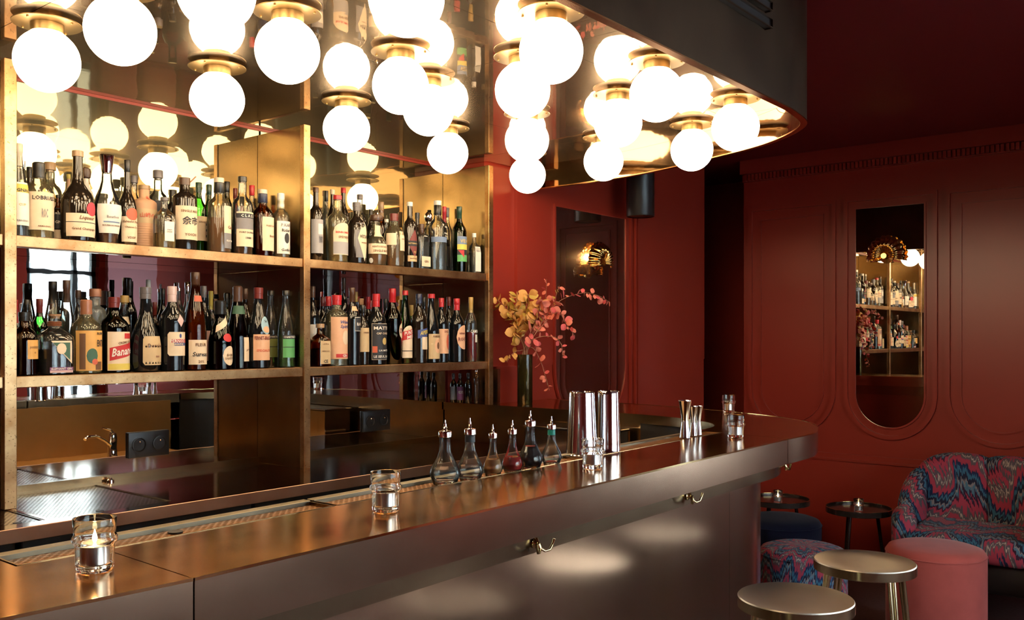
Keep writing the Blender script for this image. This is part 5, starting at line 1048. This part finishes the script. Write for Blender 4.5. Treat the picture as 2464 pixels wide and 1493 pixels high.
branch([(1276, 835), (1284, 815), (1292, 845)], 8, .034, RC, 'rose leaves just above the vase rim', 12, dd=-.03)
branch([(1256, 825), (1246, 808), (1240, 795)], 18, .044, AC, 'amber leaves low at the left of the clump', 13, dd=-.03)
# ------------------------------------------------------------------ shell sconces, speaker
def shell_mesh(W_, H_, D_, ribs=13):
    """scallop shell bowl: fan of ribs from a low hinge, bulging forward"""
    V, F = [], []; nu, nv = ribs * 6, 12
    for j in range(nv + 1):
        t = j / nv
        for i in range(nu + 1):
            a = -1 + 2 * i / nu; ang = a * 1.95
            edge = 1 + 0.035 * math.cos(ribs * PI * (a + 1)) * t
            r = t * edge
            x = W_ / 2 * r * math.sin(ang) * (1.0 if abs(ang) < 1.4 else 1.0)
            z = H_ * (0.30 + 0.0) + (H_ * 0.70 if math.cos(ang) > 0 else H_ * 0.42) * r * math.cos(ang) - H_ * 0.30
            y = -D_ * math.sin(PI * min(1, .12 + .50 * (1 - t) + .28)) - D_ * 0.10 * math.cos(ribs * PI * (a + 1)) * math.sin(PI * t * .9) * .6
            V.append((x, y * (1 - .75 * t ** 3), z))
    for j in range(nv):
        for i in range(nu):
            b = j * (nu + 1) + i; F.append((b, b + 1, b + nu + 2, b + nu + 1))
    return V, F
M_SHELL = brass('shell_brass', (0.55, 0.32, 0.10), (0.70, 0.45, 0.16), 0.10, 0.2, 8.0)
def sconce(loc, rz, s, lab, lit):
    t = thing('shell_sconce', lab, 'wall lamp', loc, rz)
    sh = obj('shell_shade', shell_mesh(.165 * s, .13 * s, .075 * s), M_SHELL, t, 180)
    md = sh.modifiers.new('thick', 'SOLIDIFY'); md.thickness = 0.002
    obj('wall_plate', lathe([(.03 * s, 0), (.03 * s, .006), (.012 * s, .01), (.012 * s, .045 * s)], 20), M_SHELL, t, 40, rot=(PI / 2, 0, 0))
    obj('bulb', lathe([(.004, -.012), (.012, -.006), (.015, .004), (.012, .014), (.003, .02)], 16), glow('sconce_bulb_on' if lit else 'sconce_bulb_dim', (1.0, 0.70, 0.30), 110.0 if lit else 8.0), t, 180, loc=(-0.035 * s if lit else 0, -.020, .022 * s))
p = on_y(1430, 634, YB); sconce((p.x, YB - 0.009, p.z), 0, 1.25, 'lit gold scallop shell sconce on the dark mirror', True)
p = on_x(2135, 618, XR); sconce((XR - 0.009, p.y, p.z), -PI / 2, 1.35, 'bronze scallop shell sconce on the tall right mirror', False)
sp = on_y(1541, 480, 2.62); spk = thing('hanging_speaker', 'black cylindrical speaker hanging under the ceiling behind canopy', 'speaker', (sp.x, sp.y, 0))
zb_ = on_y(1541, 522, 2.62).z
obj('housing', lathe([(.066, zb_ + .006), (.074, zb_), (.076, zb_ + .004), (.076, zb_ + .34), (.07, zb_ + .345)], 32), M_BLACK, spk, 40)
obj('grille', lathe([(.062, zb_ + .004), (.062, zb_ + .0055)], 28), M_VOID, spk)
obj('ceiling_stem', lathe([(.012, zb_ + .345), (.012, ZC - .012), (.04, ZC - .011), (.04, ZC - .0005)], 16), M_BLACK, spk, 40)
# ------------------------------------------------------------------ stools, poufs, tables, armchair
def stool(x, y, rz, lab):
    t = thing('bar_stool', lab, 'stool', (x, y, 0), rz, 'brass stools along the bar')
    Z = 0.72; R = 0.150
    obj('seat', lathe([(R * .985, Z - .030), (R, Z - .028), (R, Z - .004), (R * .985, Z), (R * .965, Z - .0005), (R * .90, Z - .004), (R * .5, Z - .006), (.002, Z - .006)], 64), M_STOOLTOP, t, 25)
    obj('seat_band', lathe([(R * 1.003, Z - .029), (R * 1.004, Z - .003)], 64, cap0=False, cap1=False), M_STOOL, t, 30)
    for k in range(4):
        a = PI / 4 + k * PI / 2
        leg = obj('leg', join(*[tube([(R * .86 * math.cos(a) + o * math.sin(a), R * .86 * math.sin(a) - o * math.cos(a), Z - .028), (R * 1.45 * math.cos(a) + o * math.sin(a) * .6, R * 1.45 * math.sin(a) - o * math.cos(a) * .6, 0.0)], .0065, 10) for o in (-.008, .008)]), M_STOOL, t, 40)
    ring = [(R * 1.26 * math.cos(q * PI / 16), R * 1.26 * math.sin(q * PI / 16), .24) for q in range(33)]
    obj('footring', tube(ring, .006, 8), M_STOOL, t, 40)
for px, py, rz, lab in ((1914, 1440, 0.3, 'round brass bar stool in front, cut by the lower frame edge'), (2080, 1352, 0.15, 'round brass bar stool beside the coral velvet pouf')):
    p = on_z(px, py, 0.717); stool(p.x, p.y, rz, lab)
stool(1.83, 0.95, 0.2, 'brass bar stool seen only as a reflection in the bar front')
def pouf(x, y, R, H, mat, lab, skirt=None):
    t = thing('pouf', lab, 'pouf', (x, y, 0))
    obj('side', lathe([(R * .985, .0), (R, .02), (R, H - .05), (R * .995, H - .036)], 56), mat, t, 40)
    obj('top_cushion', lathe([(R * .995, H - .0355), (R * .99, H - .028), (R * .94, H - .012), (R * .8, H - .002), (R * .5, H + .004), (.003, H + .006)], 56), mat, t, 60)
    ring = [(R * 1.0 * math.cos(q * PI / 28), R * 1.0 * math.sin(q * PI / 28), H - .036) for q in range(57)]
    obj('piping', tube(ring, .003, 6), mat, t, 60)
def place(px, py, z):
    return on_z(px, py, z)
p = place(2251, 1312, .45); pouf(p.x, p.y, .215, .45, M_VELVET_PINK, 'tall coral velvet cylinder pouf beside the stool')
p = place(1932, 1314, .45); pouf(p.x, p.y, .195, .45, M_IKAT_R, 'ikat patterned cylinder pouf behind the front stool')
p = place(1880, 1240, .488); pouf(p.x, p.y, .20, .48, M_VELVET_NAVY, 'navy velvet pouf half hidden by the bar end')
def side_table(px, py, z, R, lab, lab2):
    p = on_z(px, py, z); t = thing('side_table', lab, 'table', (p.x, p.y, 0), 0.4, 'small round lounge tables')
    obj('tray_top', lathe([(R * .97, z - .020), (R, z - .018), (R, z + .010), (R * .985, z + .011), (R * .975, z + .009), (R * .97, z), (.002, z)], 56), M_TABLE, t, 25)
    obj('rim', lathe([(R * .984, z + .0108), (R * 1.002, z + .0108), (R * 1.002, z + .0125), (R * .984, z + .0125)], 56, cap0=False, cap1=False), M_HOOK, t, 30)
    for k in range(3):
        a = .5 + k * 2 * PI / 3
        obj('leg', tube([(R * .55 * math.cos(a), R * .55 * math.sin(a), z - .019), (R * .88 * math.cos(a), R * .88 * math.sin(a), 0)], [.010, .007], 10), M_TABLE, t, 40)
    q = on_z(px, py + 6, z); tealight(q.x, q.y, z + .0005, 0.95, lab2, True, 'tealights on the lounge tables')
side_table(1872, 1204, .48, .175, 'dark tray table behind the navy pouf', 'lit tealight on the table behind the navy pouf')
side_table(2066, 1226, .47, .172, 'dark tray table beside the patterned armchair', 'lit tealight on the table beside the armchair')
# armchair with channelled scallop back
ac = thing('armchair', 'ikat patterned tub armchair with scalloped back by the red wall', 'armchair', (0, 0, 0))
ARM = spline([(4.90, 1.43), (5.05, 1.475), (5.25, 1.50), (5.40, 1.47), (5.475, 1.34), (5.49, 1.155), (5.475, .97), (5.40, .84), (5.25, .775), (5.05, .775), (4.90, .81)], 10)
nA = len(ARM) - 1
def hgt(s):                        # arm height rising into the two scallops
    e = abs(s - .5) * 2            # 0 at middle, 1 at arm tips
    base = .50 + .05 * max(0, 1 - e) + .235 * (1 / (1 + math.exp((e - .52) * 13)))
    return base
def channel(s0, s1, name):
    n = 12; V, F = [], []; m = 16
    for i in range(n + 1):
        s = s0 + (s1 - s0) * i / n; idx = s * nA; k = min(int(idx), nA - 1); p = ARM[k].lerp(ARM[k + 1], idx - k)
        tdir = (ARM[k + 1] - ARM[k]).normalized(); nrm = Vector((tdir.y, -tdir.x))     # outward is to the right of travel? resolved below
        cen = Vector((5.15, 1.155)); 
        if (p - cen).dot(nrm) < 0: nrm = -nrm
        f = i / n; puff = math.sin(PI * min(max(f, 0.0), 1.0)) ** .55
        h = hgt(s) - .028 * (1 - puff)
        tin_ = .035 + .035 * puff; tout = .035 + .018 * puff
        ring = []
        for q in range(m):
            a = PI * q / (m - 1)
            ring.append((math.cos(a), math.sin(a)))
        pts = [(-tin_, .17)] + [(-(tin_ if c > 0 else tout) * c, h - .05 + .05 * s_) for c, s_ in ring] + [(tout, .17)]
        for o_, z in pts: V.append((p.x + nrm.x * o_, p.y + nrm.y * o_, z))
    c = m + 2
    for i in range(n):
        for j in range(c - 1): F.append((i * c + j, (i + 1) * c + j, (i + 1) * c + j + 1, i * c + j + 1))
        F.append((i * c, i * c + c - 1, (i + 1) * c + c - 1, (i + 1) * c))
    F += [tuple(range(c)), tuple(n * c + j for j in range(c - 1, -1, -1))]
    obj(name, (V, F), M_IKAT_S, ac, 60)
for (a, b, nm) in ((0, .155, 'arm'), (.157, .288, 'back_channel'), (.29, .499, 'back_channel'), (.501, .71, 'back_channel'), (.712, .843, 'back_channel'), (.845, 1, 'arm')): channel(a, b, nm)
obj('seat_cushion', bbox_bevel(4.885, 5.42, .86, 1.45, .30, .425, .045, 4), M_IKAT_S, ac, 60)
obj('frame', bbox_bevel(4.95, 5.47, .80, 1.51, .15, .298, .02, 2), M_VOID, ac, 40)
for x_, y_ in ((4.97, .85), (4.97, 1.46), (5.40, .87), (5.40, 1.44)): obj('foot', lathe([(.016, 0), (.022, .15)], 14), M_BLACK, ac, 40, loc=(x_, y_, 0))

# velvet banquette by the street windows: shows only as the pink blur in the bar front
bq = thing('banquette', 'coral velvet banquette mirrored as a pink blur in bar front', 'banquette', (4.75, -1.86, 0))
obj('seat', bbox_bevel(-.78, .78, -.26, .32, .12, .45, .04, 3), M_VELVET_PINK, bq, 60)
for k in range(4): obj('back_cushion', bbox_bevel(-.78 + .39 * k + .002, -.78 + .39 * (k + 1) - .002, -.28, -.10, .452, .86, .05, 3), M_VELVET_PINK, bq, 60)
obj('plinth', box(-.74, .74, -.24, .26, 0, .119), M_VOID, bq)
